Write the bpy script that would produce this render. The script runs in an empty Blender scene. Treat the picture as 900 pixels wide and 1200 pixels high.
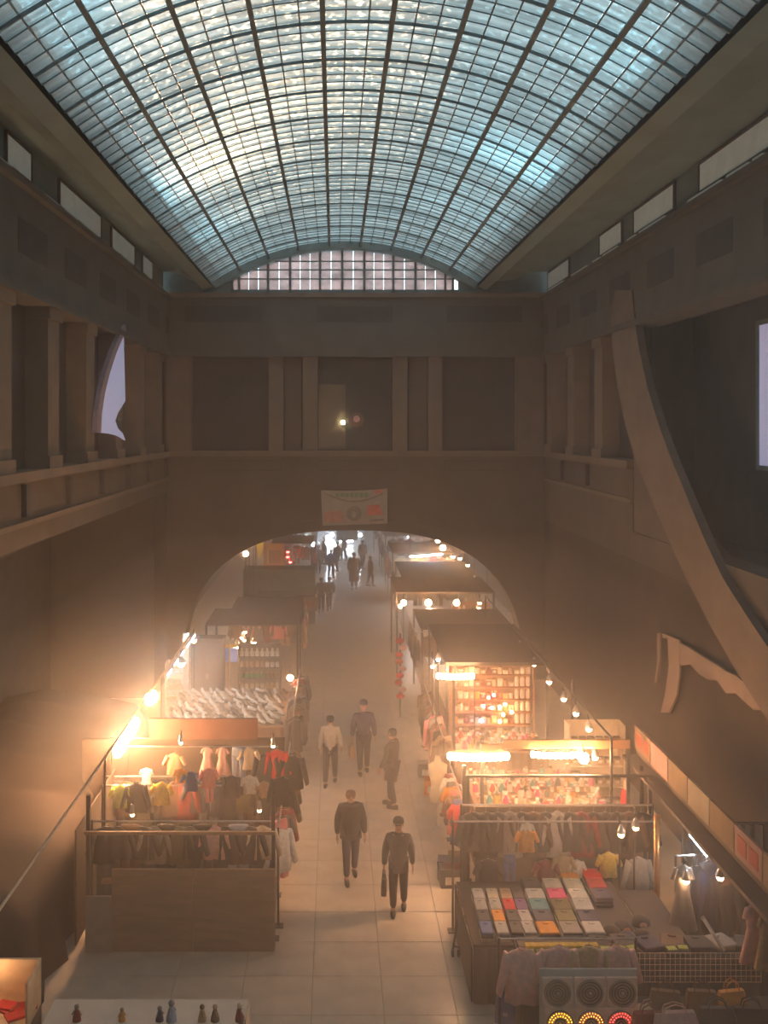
import bpy, bmesh, math, random
from mathutils import Vector, Matrix
random.seed(7)
S = bpy.context.scene
COL = S.collection
PI = math.pi
# ---------------------------------------------------------------- camera
F, VX, VY, H = 1200.0, 392.0, 500.0, 8.9          # focal length in pixels, vanishing point, eye height
cd = bpy.data.cameras.new('camera'); cam = bpy.data.objects.new('camera', cd); COL.objects.link(cam)
cam.location = (0, 0, H); cam.rotation_euler = (PI/2, 0, 0)
cd.sensor_fit = 'VERTICAL'; cd.sensor_height = 36; cd.sensor_width = 27; cd.lens = 36*F/1200
cd.shift_x = (450-VX)/1200; cd.shift_y = -(600-VY)/1200
cd.clip_start = .05; cd.clip_end = 400
S.camera = cam
# ---------------------------------------------------------------- world and exposure
w = bpy.data.worlds.new('overcast_sky'); S.world = w; w.use_nodes = True
bg = w.node_tree.nodes['Background']; bg.inputs[1].default_value = 3.1
_n = w.node_tree; _tc = _n.nodes.new('ShaderNodeTexCoord'); _d = _n.nodes.new('ShaderNodeVectorMath'); _d.operation = 'DOT_PRODUCT'
_nv = _n.nodes.new('ShaderNodeVectorMath'); _nv.operation = 'NORMALIZE'; _n.links.new(_tc.outputs['Generated'], _nv.inputs[0])
_n.links.new(_nv.outputs[0], _d.inputs[0]); _d.inputs[1].default_value = Vector((-.045, 1, .365)).normalized()
_mr = _n.nodes.new('ShaderNodeMapRange'); _mr.interpolation_type = 'SMOOTHSTEP'; _mr.inputs[1].default_value = .984; _mr.inputs[2].default_value = .9995; _n.links.new(_d.outputs['Value'], _mr.inputs[0])
_mx = _n.nodes.new('ShaderNodeMix'); _mx.data_type = 'RGBA'; _n.links.new(_mr.outputs[0], _mx.inputs[0])
_mx.inputs[6].default_value = (.70, .88, .94, 1); _mx.inputs[7].default_value = (17, 7.0, 3.2, 1); _n.links.new(_mx.outputs[2], bg.inputs[0])   # overcast, the sun behind cloud ahead
S.view_settings.view_transform = 'Standard'; S.view_settings.look = 'None'
S.view_settings.gamma = 1; S.view_settings.exposure = 0; S.view_settings.use_curve_mapping = False
HAZE = (.031, .0100)                                 # dense layer over the stalls, thinner haze above
LAMPS = 2.4                                          # overall strength of the market lamps

# ---------------------------------------------------------------- materials
MATS = {}
def mat(name, col, rough=.75, var=.18, scale=6, metal=0, emit=None, es=0, bump=0, stretch=None, spec=.5):
    if name in MATS: return MATS[name]
    m = bpy.data.materials.new(name); m.use_nodes = True; nt = m.node_tree; b = nt.nodes['Principled BSDF']
    b.inputs['Roughness'].default_value = rough; b.inputs['Metallic'].default_value = metal
    b.inputs['Specular IOR Level'].default_value = spec
    tc = nt.nodes.new('ShaderNodeTexCoord'); mp = nt.nodes.new('ShaderNodeMapping')
    nt.links.new(tc.outputs['Object'], mp.inputs[0])
    if stretch: mp.inputs['Scale'].default_value = stretch
    n = nt.nodes.new('ShaderNodeTexNoise'); n.inputs['Scale'].default_value = scale; n.inputs['Detail'].default_value = 4
    nt.links.new(mp.outputs[0], n.inputs['Vector'])
    r = nt.nodes.new('ShaderNodeValToRGB')
    r.color_ramp.elements[0].position = .3; r.color_ramp.elements[1].position = .7
    r.color_ramp.elements[0].color = [c*(1-var) for c in col]+[1]
    r.color_ramp.elements[1].color = [min(1, c*(1+var)) for c in col]+[1]
    nt.links.new(n.outputs[0], r.inputs[0]); nt.links.new(r.outputs[0], b.inputs['Base Color'])
    if bump:
        bp = nt.nodes.new('ShaderNodeBump'); bp.inputs['Strength'].default_value = bump; bp.inputs['Distance'].default_value = .02
        nt.links.new(n.outputs[0], bp.inputs['Height']); nt.links.new(bp.outputs[0], b.inputs['Normal'])
    if emit:
        b.inputs['Emission Color'].default_value = list(emit)+[1]; b.inputs['Emission Strength'].default_value = es
    MATS[name] = m
    return m
def cloth(r, g, b, rough=.85):
    return mat('cloth_%02d_%02d_%02d' % (r*99, g*99, b*99), (r, g, b), rough, .15, 14, bump=.3)
STONE = mat('limestone', (.085, .07, .056), .85, .22, 1.1, bump=.25)
STONE2 = mat('pale_limestone', (.165, .13, .10), .85, .16, 2.0, bump=.25)
LOWST = mat('darker_lower_stone', (.052, .040, .030), .9, .25, 1.3, bump=.3)  # darker stone for the lower walls
ENT = mat('grey_stone', (.085, .088, .082), .85, .2, 1.4, bump=.25)
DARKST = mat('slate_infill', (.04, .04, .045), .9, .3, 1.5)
PLAST = mat('painted_plaster', (.17, .25, .26), .85, .18, .8)
IRON = mat('painted_iron', (.13, .18, .20), .6, .2, 5)
FLOORM = mat('terrazzo', (.58, .51, .43), .28, .16, 2.2)
JOINT = mat('floor_joint', (.20, .17, .14), .7, .2, 9)
BLACK = mat('black_metal', (.03, .03, .032), .5, .2, 9)
STEEL = mat('steel', (.5, .5, .5), .35, .15, 9, metal=.9)
WOOD = mat('plain_wood', (.36, .22, .12), .6, .25, 5, stretch=(1, 8, 1))
PLY = mat('plywood', (.33, .20, .12), .7, .22, 2.5, stretch=(1, 1, 5))
WHITEP = mat('white_board', (.72, .68, .62), .6, .08, 4)
CREAM = mat('cream_paint', (.70, .58, .42), .6, .12, 5)

# ---------------------------------------------------------------- mesh helpers
class MB:
    def __init__(s): s.v = []; s.f = []
    def add(s, vs, fs):
        o = len(s.v); s.v += [tuple(p) for p in vs]; s.f += [tuple(i+o for i in f) for f in fs]; return s
    def box(s, x0, x1, y0, y1, z0, z1, M=None):
        vs = [Vector((x, y, z)) for x in (x0, x1) for y in (y0, y1) for z in (z0, z1)]
        if M is not None: vs = [M @ p for p in vs]
        return s.add(vs, [(0,1,3,2),(4,6,7,5),(0,4,5,1),(2,3,7,6),(0,2,6,4),(1,5,7,3)])
    def cyl(s, p0, p1, r0, r1=None, n=10, cap=True):
        r1 = r0 if r1 is None else r1
        p0, p1 = Vector(p0), Vector(p1); d = (p1-p0).normalized()
        a = d.orthogonal().normalized(); b = d.cross(a)
        vs = []
        for p, r in ((p0, r0), (p1, r1)):
            for i in range(n):
                t = 2*PI*i/n; vs.append(p+a*math.cos(t)*r+b*math.sin(t)*r)
        fs = [(i, (i+1) % n, n+(i+1) % n, n+i) for i in range(n)]
        if cap: fs += [tuple(range(n))[::-1], tuple(range(n, 2*n))]
        return s.add(vs, fs)
    def tube(s, path, r, n=6):
        for a, b in zip(path, path[1:]): s.cyl(a, b, r, r, n)
        return s
    def rings(s, rs, cap=True):
        """loft rings of equal length"""
        n = len(rs[0]); vs = [p for r in rs for p in r]; fs = []
        for k in range(len(rs)-1):
            for i in range(n):
                fs.append((k*n+i, k*n+(i+1) % n, (k+1)*n+(i+1) % n, (k+1)*n+i))
        if cap: fs += [tuple(range(n))[::-1], tuple((len(rs)-1)*n+i for i in range(n))]
        return s.add(vs, fs)
    def lathe(s, c, prof, n=12, sx=1, sy=1):
        return s.rings([[(c[0]+r*math.cos(2*PI*i/n)*sx, c[1]+r*math.sin(2*PI*i/n)*sy, c[2]+z) for i in range(n)] for r, z in prof])
    def ball(s, c, rx, ry=None, rz=None, n=10, m=6):
        ry = ry or rx; rz = rz or rx
        prof = [(math.sin(PI*(k+.02)/(m+.04)) if 0 < k < m else .12, -math.cos(PI*k/m)) for k in range(m+1)]
        return s.rings([[(c[0]+rx*r*math.cos(2*PI*i/n), c[1]+ry*r*math.sin(2*PI*i/n), c[2]+rz*z) for i in range(n)] for r, z in prof])
    def prism(s, pts, ax, a, b):
        """outline pts (u,v) extruded along axis ax from a to b; ax 0: (y,z), 1: (x,z), 2: (x,y)"""
        def P(u, v, t): return (t, u, v) if ax == 0 else (u, t, v) if ax == 1 else (u, v, t)
        n = len(pts); vs = [P(u, v, a) for u, v in pts]+[P(u, v, b) for u, v in pts]
        return s.add(vs, [tuple(range(n)), tuple(range(2*n-1, n-1, -1))]+[(i, n+i, n+(i+1) % n, (i+1) % n) for i in range(n)])
    def strip(s, inner, outer, ax, a, b):
        """band between two polylines (u,v), with thickness along ax"""
        for k in range(len(inner)-1):
            s.prism([inner[k], inner[k+1], outer[k+1], outer[k]], ax, a, b)
        return s
    def build(s, name, m, parent=None, loc=None, smooth=False, bevel=0, local=False, fix=True):
        me = bpy.data.meshes.new(name)
        off = Vector(loc) if loc is not None else (Vector(parent.location) if parent is not None and not local else Vector((0, 0, 0)))
        if parent is not None and not local and parent.parent is not None and loc is None: off = off+Vector(parent.parent.location)
        me.from_pydata([tuple(Vector(p)-off) for p in s.v], [], s.f)
        if fix:
            bm = bmesh.new(); bm.from_mesh(me); bmesh.ops.recalc_face_normals(bm, faces=bm.faces)
            bm.to_mesh(me); bm.free()
        for mm in (m if isinstance(m, (list, tuple)) else [m]): me.materials.append(mm)
        if smooth: me.polygons.foreach_set('use_smooth', [True]*len(me.polygons))
        o = bpy.data.objects.new(name, me); COL.objects.link(o)
        if parent is not None: o.parent = parent
        if loc is not None: o.location = loc
        if bevel:
            b = o.modifiers.new('b', 'BEVEL'); b.width = bevel; b.segments = 2
        return o
def tag(o, label=None, cat=None, group=None, kind=None):
    if label: o['label'] = label
    if cat: o['category'] = cat
    if group: o['group'] = group
    if kind: o['kind'] = kind
    return o
def thing(name, label, cat, loc=(0, 0, 0), group=None):
    o = bpy.data.objects.new(name, None); COL.objects.link(o); o.location = loc; o.empty_display_size = .2
    return tag(o, label, cat, group)
CH = {}
def copytree(o, loc=None, rz=None, label=None, group=None, sc=None):
    def cp(s, par):
        c = s.copy(); COL.objects.link(c); c.parent = par
        for ch in CH.get(s.name, None) or [x for x in s.children]: cp(ch, c)
        return c
    r = cp(o, None)
    if loc is not None: r.location = loc
    if rz is not None: r.rotation_euler = (0, 0, rz)
    if sc is not None: r.scale = sc if hasattr(sc, '__len__') else (sc, sc, sc)
    if label: r['label'] = label
    if group: r['group'] = group
    return r
def struct(o): o['kind'] = 'structure'; return o
def X_(px, Y): return (px-VX)*Y/F
def Z_(py, Y): return H-(py-VY)*Y/F
def Y_(py, z): return F*(H-z)/(py-VY)

# ================================================================ THE HALL
XL, XR, YF = -5.9, 7.4, 36.0
XC = (XL+XR)/2
# floor: joint-coloured bed with slabs laid on it where they can be told apart
fl = struct(MB().box(XL-6, XR+6, -3, 96, -.4, 0).build('floor', JOINT))
sl = MB().box(-.545, .545, -.545, .545, 0, .02).build('floor_slab', FLOORM, fl, local=True)
first = True
for j in range(36):
    for i in range(8):
        x = XC-3.5*1.1+i*1.1; y = 13.8+j*1.1
        px = VX+F*x/y
        if i not in (2, 3, 4, 5) and y > 20: continue
        o = sl if first else sl.copy()
        if not first: COL.objects.link(o)
        o.location = (x, y, 0); first = False
for a, b, c, d in ((XL-5, XC-4.05-.005, 13.25, 96), (XC+4.05+.605, XR+5, 13.25, 96), (XL-5, XR+5, -3, 13.24), (XC-4.05, XC-1.855, 20.955, 96), (XC+2.755, XC+4.65, 20.955, 96), (XC-1.85, XC+2.75, 52.86, 96)):
    MB().box(a, b, c, d, 0, .019).build('floor_slab_field', FLOORM, fl)
# side walls with attic, cornice, pilasters
def sidewall(side):
    X = XL if side < 0 else XR
    o = side                                      # outward direction
    nm = 'wall_left' if side < 0 else 'wall_right'
    def bx(m, xa, xb, *r): m.box(min(X+o*xa, X+o*xb), max(X+o*xa, X+o*xb), *r)
    lo = MB(); m = MB()
    if side < 0: bx(lo, 0, .6, -3, 9, 0, 6.6); bx(lo, 0, .6, 33.5, YF+1.2, 0, 6.6); bx(m, 0, .6, -3, YF+1.2, 6.6, 8.0); bx(lo, 3.4, 3.9, 8.5, 34, 0, 8.0); bx(lo, .6, 3.4, 8.5, 9, 0, 8); bx(lo, .6, 3.4, 33.5, 34, 0, 8); bx(lo, .6, 3.4, 8.5, 34, 6.6, 8)  # left lower wall set back in an added recess, away from the lamplight
    else: bx(lo, 0, .6, -3, YF+1.2, 0, 5.6); bx(m, 0, .6, -3, YF+1.2, 5.6, 6.3); bx(m, 0, .6, 25.4, YF+1.2, 6.3, 8.0); bx(m, 0, .6, -3, 10, 6.3, 8.0)
    y1 = 25.4 if side > 0 else -3
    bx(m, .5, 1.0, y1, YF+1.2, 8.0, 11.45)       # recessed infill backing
    w = m.build(nm, STONE); struct(w); lo.build('lower_wall', LOWST, w)
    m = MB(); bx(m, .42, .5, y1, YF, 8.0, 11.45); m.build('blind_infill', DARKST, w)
    # cornice
    m = MB(); bx(m, -.12, .6, -3, YF, 11.45, 13.3); bx(m, -.28, .6, -3, YF, 13.3, 13.42)
    bx(m, -.2, .6, -3, YF, 11.35, 11.5)
    m.build('entablature', ENT, w)
    m = MB()
    for k in range(9):
        yy = 12.2+k*3.25
        bx(m, -.13, -.125, yy, yy+1.9, 12.1, 12.75)
    m.build('frieze_panel', DARKST, w)['kind'] = 'stuff'
    # sill course and small corbels
    m = MB(); bx(m, -.15, .6, y1, YF, 7.86, 8.05); bx(m, -.05, .6, y1, YF, 7.0, 7.1)
    m.build('sill_course', STONE2, w)
    ys = [34.3, 31.0, 27.8, 24.5, 21.3, 18.1, 14.9] if side < 0 else [35.0, 31.8, 28.5]
    for yy in ys:
        m = MB(); bx(m, -.06, .5, yy-.42, yy+.42, 8.05, 11.36); bx(m, -.12, .4, yy-.5, yy+.5, 8.05, 8.3); bx(m, -.12, .4, yy-.5, yy+.5, 11.1, 11.36)
        m.build('pilaster', STONE2, w)
        m = MB(); bx(m, -.1, .05, yy+1.2, yy+1.42, 7.2, 7.8); m.build('corbel', DARKST, w)
    # attic: windows between z 13.42 and 14.1
    return w
wl = sidewall(-1); wr = sidewall(1)
GREYPANE = mat('frosted_attic_pane', (.62, .66, .62), .5, .1, 3, emit=(.62, .72, .66), es=.10)
def attic(side, spans, slits, n):
    X = XL if side < 0 else XR
    def xx(a, b): return (min(X+side*a, X+side*b), max(X+side*a, X+side*b))
    m = MB(); a, b = xx(.12, .5); m.box(a, b, -3, YF, 13.42, 14.6)
    w = struct(m.build('trim_%d' % n, PLAST))
    for y0, y1 in spans:
        m = MB(); a, b = xx(.05, .11)
        for q in ((y0, y0+.06, 13.66, 14.3), (y1-.06, y1, 13.66, 14.3), (y0, y1, 13.66, 13.71), (y0, y1, 14.25, 14.3)): m.box(a, b, *q)
        f = m.build('attic_window_frame', STONE, w)
        a, b = xx(.07, .1); MB().box(a, b, y0+.06, y1-.06, 13.71, 14.25).build('pane', GREYPANE, f, loc=None)
    for y0, y1 in slits:
        a, b = xx(-.1, .11); MB().box(a, b, y0, y1, 13.44, 13.58).build('ledge_light_slit', GREYPANE, w)
attic(1, [(13.5, 17.0), (17.3, 21.0), (22.5, 25.6), (26.6, 28.9), (32.6, 35.9)], [(17.5, 17.9), (18.1, 19.1), (19.4, 21.2), (22.7, 24.6), (24.9, 25.6), (26.5, 27.9), (28.2, 29.0), (29.7, 31.6), (32.8, 35.0)], 1)
attic(-1, [(13.5, 17.5), (18.6, 20.2), (22.2, 26.2), (27.4, 30.6), (31.8, 33.6)], [(17.5, 18.4), (20.6, 21.6), (22.0, 23.2), (23.6, 25.2), (26.9, 27.6), (28.0, 29.6), (30, 30.7), (31.6, 32.4), (33.5, 35.4)], 2)
# coved ceiling between the attic and the glass
VCX, VHW, VZ, VR = .36, 4.65, 13.9, 1.45
R = (VHW**2+VR**2)/(2*VR); VCZ = VZ+VR-R; TH = math.asin(VHW/R)
c = MB()
for s in (-1, 1):
    X0 = VCX+s*VHW; X1 = (XL if s < 0 else XR)
    prof = [(X0, VZ+.25), (X0, VZ-.1), (X0+s*.35, VZ-.18), (X0+s*.40, VZ+.12), (X0+(X1-X0)*.6, VZ+.22), (X0+(X1-X0)*.64, VZ+.40), (X1+s*.5, VZ+.48)]
    top = [(x, z+.5) for x, z in prof]
    c.strip(prof, top, 1, -3, YF+.6)
cei = struct(c.build('ceiling', PLAST))
# far wall with the archway
AX, AA, AB, AN = .65, 6.0, 5.26, 2.6
def archp(a, b, n=48):
    ps = []
    for k in range(n+1):
        t = PI-PI*k/n; cx, sy = math.cos(t), math.sin(t)
        ps.append((AX+a*math.copysign(abs(cx)**(2/AN), cx), b*abs(sy)**(2/AN)))
    return ps
m = MB(); inn = archp(AA, AB); out = [(XL-.5+(XR-XL+1)*k/48, 7.0) for k in range(49)]
for k in range(48): m.prism([inn[k], inn[k+1], out[k+1], out[k]], 1, YF, YF+1.2)
m.prism([(XL-.5, 0), inn[0], out[0]], 1, YF, YF+1.2); m.prism([inn[48], (XR+.5, 0), out[48]], 1, YF, YF+1.2)
m.box(XL-.5, XR+.5, YF, YF+1.2, 7.0, 8.0); m.box(XL-.5, XR+.5, YF+.35, YF+1.2, 8.0, 11.4)
wf = struct(m.build('wall_back', STONE))
m = MB(); m.strip(archp(AA, AB), archp(AA+.45, AB+.4), 1, YF-.08, YF-.005); m.build('archivolt', STONE, wf)
def fw(name, spans, z0, z1, yo, mm):
    for a, b in spans: MB().box(X_(a, YF), X_(b, YF), YF-yo, YF+.36, z0, z1).build(name, mm, wf)
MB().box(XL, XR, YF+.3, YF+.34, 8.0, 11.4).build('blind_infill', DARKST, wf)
fw('pilaster', [(195, 225), (315, 332), (355, 372), (460, 477), (502, 518), (605, 637)], 8.0, 11.4, .08, STONE2)
fw('niche_back', [(334, 353), (479, 500)], 8.0, 11.4, -.2, STONE)
MB().box(XL-.5, XR+.5, YF-.3, YF+1.2, 11.35, 13.5).build('entablature', ENT, wf)
MB().box(XL-.5, XR+.5, YF-.45, YF+1.2, 13.4, 13.55).build('cornice', STONE2, wf)
MB().box(XL, XR, YF-.2, YF+.36, 7.86, 8.05).build('sill_course', STONE2, wf)
for a, b in ((218, 308), (371, 460), (522, 610)):
    MB().box(X_(a, YF), X_(b, YF), YF-.305, YF-.30, 12.55, 13.1).build('frieze_panel', DARKST, wf)
for a, b in ((245, 330), (372, 465), (520, 606)):
    m = MB(); x0, x1 = X_(a, YF), X_(b, YF)
    for q in ((x0, x1, 7.35, 7.38), (x0, x1, 7.68, 7.71), (x0, x0+.03, 7.35, 7.71), (x1-.03, x1, 7.35, 7.71)): m.box(q[0], q[1], YF-.02, YF, q[2], q[3])
    m.build('panel_moulding', DARKST, wf)
# lunette above the far wall
lu = MB()
def topz_(x): return VCZ+math.sqrt(max(0, (R-.24)**2-x**2))
def arc(r, n=40, t0=-TH, t1=TH): return [(VCX+r*math.sin(t0+(t1-t0)*k/n), VCZ+r*math.cos(t0+(t1-t0)*k/n)) for k in range(n+1)]
a0 = arc(R+.35); a1 = arc(R-.22)
lu.strip(a1, a0, 1, YF-.25, YF+.3)
ring = struct(lu.build('trim_3', PLAST))
m = MB(); m.strip(arc(R+.25), [(x*1.0, z+.6) for x, z in arc(R+.25)], 1, YF+.3, YF+.5); m.prism([(VCX-4.9, 13.5), (VCX-4.0, 13.5), (VCX-4.0, topz_(-4.0)+.1), (VCX-4.7, 14.2)], 1, YF-.02, YF+.2); m.prism([(VCX+4.9, 13.5), (VCX+4.0, 13.5), (VCX+4.0, topz_(4.0)+.1), (VCX+4.7, 14.2)], 1, YF-.02, YF+.2); m.box(XL-.5, VCX-VHW, YF+.3, YF+.5, 13.5, 14.6); m.box(VCX+VHW, XR+.5, YF+.3, YF+.5, 13.5, 14.6); m.build('gable_infill', PLAST, ring)
LG = bpy.data.materials.new('frosted_lunette_glass'); LG.use_nodes = True
def glassmat(mt, base, streak, patch):
    nt = mt.node_tree; nt.nodes.clear(); N = nt.nodes.new; L = nt.links.new
    out = N('ShaderNodeOutputMaterial'); geo = N('ShaderNodeNewGeometry')
    mp = N('ShaderNodeMapping'); mp.inputs['Scale'].default_value = streak; L(geo.outputs['Position'], mp.inputs[0])
    n1 = N('ShaderNodeTexNoise'); n1.inputs['Scale'].default_value = 1.0; n1.inputs['Detail'].default_value = 5; n1.inputs['Roughness'].default_value = .65; L(mp.outputs[0], n1.inputs['Vector'])
    r1 = N('ShaderNodeMapRange'); r1.inputs[1].default_value = .32; r1.inputs[2].default_value = .7; r1.inputs[3].default_value = .58; r1.inputs[4].default_value = 1.12; L(n1.outputs[0], r1.inputs[0])
    fac = r1.outputs[0]
    mx = None
    for (cx, cy, cz, rad, amt) in patch:
        d = N('ShaderNodeVectorMath'); d.operation = 'DISTANCE'; d.inputs[1].default_value = (cx, cy, cz); L(geo.outputs['Position'], d.inputs[0])
        q = N('ShaderNodeMapRange'); q.interpolation_type = 'SMOOTHSTEP'; q.inputs[1].default_value = 0; q.inputs[2].default_value = rad; q.inputs[3].default_value = amt; q.inputs[4].default_value = 0; L(d.outputs['Value'], q.inputs[0])
        if mx is None: mx = q.outputs[0]
        else:
            ad = N('ShaderNodeMath'); ad.operation = 'ADD'; L(mx, ad.inputs[0]); L(q.outputs[0], ad.inputs[1]); mx = ad.outputs[0]
    c = N('ShaderNodeVectorMath'); c.operation = 'SCALE'; c.inputs[0].default_value = base; L(fac, c.inputs['Scale'])
    tr = N('ShaderNodeBsdfTranslucent'); L(c.outputs[0], tr.inputs[0])
    tp = N('ShaderNodeBsdfTransparent'); tp.inputs[0].default_value = (.75, .95, 1, 1)
    ms = N('ShaderNodeMixShader')
    if mx is not None:
        mu = N('ShaderNodeMath'); mu.operation = 'MULTIPLY'; L(mx, mu.inputs[0]); L(r1.outputs[0], mu.inputs[1])
        n2 = N('ShaderNodeTexNoise'); n2.inputs['Scale'].default_value = 9; n2.inputs['Detail'].default_value = 2; L(geo.outputs['Position'], n2.inputs['Vector'])
        r2 = N('ShaderNodeMapRange'); r2.inputs[1].default_value = .52; r2.inputs[2].default_value = .68; r2.inputs[3].default_value = .10; r2.inputs[4].default_value = .33; L(n2.outputs[0], r2.inputs[0])
        a2 = N('ShaderNodeMath'); a2.operation = 'ADD'; a2.use_clamp = True; L(mu.outputs[0], a2.inputs[0]); L(r2.outputs[0], a2.inputs[1]); L(a2.outputs[0], ms.inputs[0])
    else: ms.inputs[0].default_value = .05
    L(tr.outputs[0], ms.inputs[1]); L(tp.outputs[0], ms.inputs[2])
    gl = N('ShaderNodeBsdfGlossy'); gl.inputs['Roughness'].default_value = .25; gl.inputs[0].default_value = (.9, .9, .9, 1)
    m2 = N('ShaderNodeMixShader'); m2.inputs[0].default_value = .04; L(ms.outputs[0], m2.inputs[1]); L(gl.outputs[0], m2.inputs[2])
    L(m2.outputs[0], out.inputs[0])
glassmat(LG, (.62, .56, .57), (1, 1, 2), [])
la = arc(R-.2); x0l, x1l = la[0][0], la[-1][0]
def topz(x): return VCZ+math.sqrt(max(0, (R-.24)**2-(x-VCX)**2))
win = thing('window_1', None, None); win['kind'] = 'structure'; win.location = (VCX, YF, 13.7)
m = MB(); xs = [X_(p, YF) for p in (272, 280, 314, 340, 375, 401, 427, 461, 487, 522, 531)]
for x in xs: m.box(x-.04, x+.04, YF+.02, YF+.1, 13.6, max(13.62, topz(x)))
m.build('mullion', IRON, win)
m = MB()
for zz in (14.1, 14.42, 14.72):
    h = math.sqrt(max(.01, (R-.24)**2-(zz-VCZ)**2)); m.box(VCX-h, VCX+h, YF+.03, YF+.08, zz-.02, zz+.02)
h = 4.0; m.box(VCX-h, VCX+h, YF+.02, YF+.1, 13.6, 13.72)
m.build('glazing_bar', IRON, win)
for a, b in zip(xs, xs[1:]):
    n = max(1, round((b-a)/.36)); 
    for i in range(n):
        u0, u1 = a+(b-a)*i/n+.012, a+(b-a)*(i+1)/n-.012
        t0, t1 = topz(u0), topz(u1)
        if min(t0, t1) < 13.72: continue
        MB().prism([(u0, 13.7), (u1, 13.7), (u1, t1), (u0, t0)], 1, YF+.05, YF+.06).build('pane', LG, win)
# ---- the glass vault
VG = bpy.data.materials.new('wired_roof_glass'); VG.use_nodes = True
glassmat(VG, (.44, .46, .455), (.5, 7.0, .5), [(-3.7, 23.0, 14.3, 3.6, .55), (-3.7, 28.5, 14.3, 3.4, .3), (4.1, 21.8, 14.4, 2.6, .6), (4.5, 15.0, 14.1, 2.2, .28), (-3.5, 13.5, 14.4, 3.4, .18), (4.3, 27, 14.2, 4, .14), (-1.5, 20, 15.2, 2.4, .14)])
vault = thing('window_2', None, None); vault['kind'] = 'structure'; vault.location = (VCX, 20, VZ)
NB, PIT = 27, .4125
def vp(t, r=R): return (VCX+r*math.sin(t), VCZ+r*math.cos(t))
y_start = -3.0; nrows = int(round((YF-y_start)/PIT))
rest = MB(); cand = []
for j in range(nrows):
    y0 = YF-(j+1)*PIT; y1 = YF-j*PIT
    for i in range(NB):
        ta, tb = -TH+2*TH*i/NB, -TH+2*TH*(i+1)/NB
        x, z = vp((ta+tb)/2); px, py = VX+F*x/max(y0, .1), VY-F*(z-H)/max(y0, .1)
        vis = y0 > 1 and -10 < px < 910 and py > -12
        cand.append((0 if vis else 1, y0, ta, tb, y1))
cand.sort(key=lambda q: (q[0], q[1]))
pane_me = {}
for k, (nv, y0, ta, tb, y1) in enumerate(cand):
    e = .0006
    (xa, za), (xb, zb) = vp(ta+e), vp(tb-e)
    lift = .03                                       # each pane laps over the next like a shingle
    vs = [(xa, y0+.008, za+lift), (xb, y0+.008, zb+lift), (xb, y1-.008, zb), (xa, y1-.008, za)]
    vs += [(x, y, z+.008) for x, y, z in vs]
    fs = [(0,1,2,3),(7,6,5,4),(0,4,5,1),(1,5,6,2),(2,6,7,3),(3,7,4,0)]
    if k < 300: MB().add(vs, fs).build('pane', VG, vault, fix=False)
    else: rest.add(vs, fs)
ro = rest.build('glazing', VG, vault, fix=False); ro['kind'] = 'stuff'
for k in range(8):                                   # major ribs along the hall
    t = TH*(-7+2*k)/9; x, z = vp(t, R-.03)
    M = Matrix.Translation((x, 0, z)) @ Matrix.Rotation(t, 4, 'Y')
    MB().box(-.04, .04, y_start, YF, -.10, .02, M).build('rib', IRON, vault)
m = MB()
for i in range(1, NB):
    if i % 3 == 0: continue
    t = -TH+2*TH*i/NB; x, z = vp(t, R-.01); M = Matrix.Translation((x, 0, z)) @ Matrix.Rotation(t, 4, 'Y')
    m.box(-.012, .012, y_start, YF, -.035, .0, M)
m.build('glazing_bar', IRON, vault)
for j in range(24):
    y = YF-j*PIT*4
    if y < y_start: break
    MB().strip(arc(R-.06, 27), arc(R-.015, 27), 1, y-.02, y+.02).build('hoop', IRON, vault)
m = MB()
for j in range(nrows):
    if j % 4: m.strip(arc(R-.025, 27), arc(R-.005, 27), 1, YF-j*PIT-.006, YF-j*PIT+.006)
m.build('lap_bar', IRON, vault)['kind'] = 'stuff'
# deep recess in the right wall with its window, edged by the curved reflection band
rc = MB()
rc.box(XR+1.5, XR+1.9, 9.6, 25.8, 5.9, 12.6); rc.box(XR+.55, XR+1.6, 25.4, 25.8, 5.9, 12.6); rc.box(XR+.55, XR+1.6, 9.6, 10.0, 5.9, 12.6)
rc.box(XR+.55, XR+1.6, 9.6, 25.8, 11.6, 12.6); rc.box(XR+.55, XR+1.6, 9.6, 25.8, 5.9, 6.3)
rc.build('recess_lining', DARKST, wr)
SKYP = mat('glowing_window_pane', (.5, .52, .65), .4, .06, 2, emit=(.50, .52, .80), es=.42)  # daylight put into the pane as its own glow
w3 = thing('window_3', None, None); w3['kind'] = 'structure'; w3.location = (XR+1.45, 19.9, 8.1)
m = MB()
for q in ((19.0, 20.75, 8.0, 8.1), (19.0, 20.75, 11.0, 11.1), (20.66, 20.75, 8.0, 11.1), (19.0, 19.09, 8.0, 11.1)): m.box(XR+1.38, XR+1.5, q[0]+.6, q[1]+.6, q[2], q[3])
m.build('window_frame', IRON, w3)
MB().box(XR+1.42, XR+1.46, 19.69, 21.26, 8.1, 11.0).build('pane', SKYP, w3)
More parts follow.
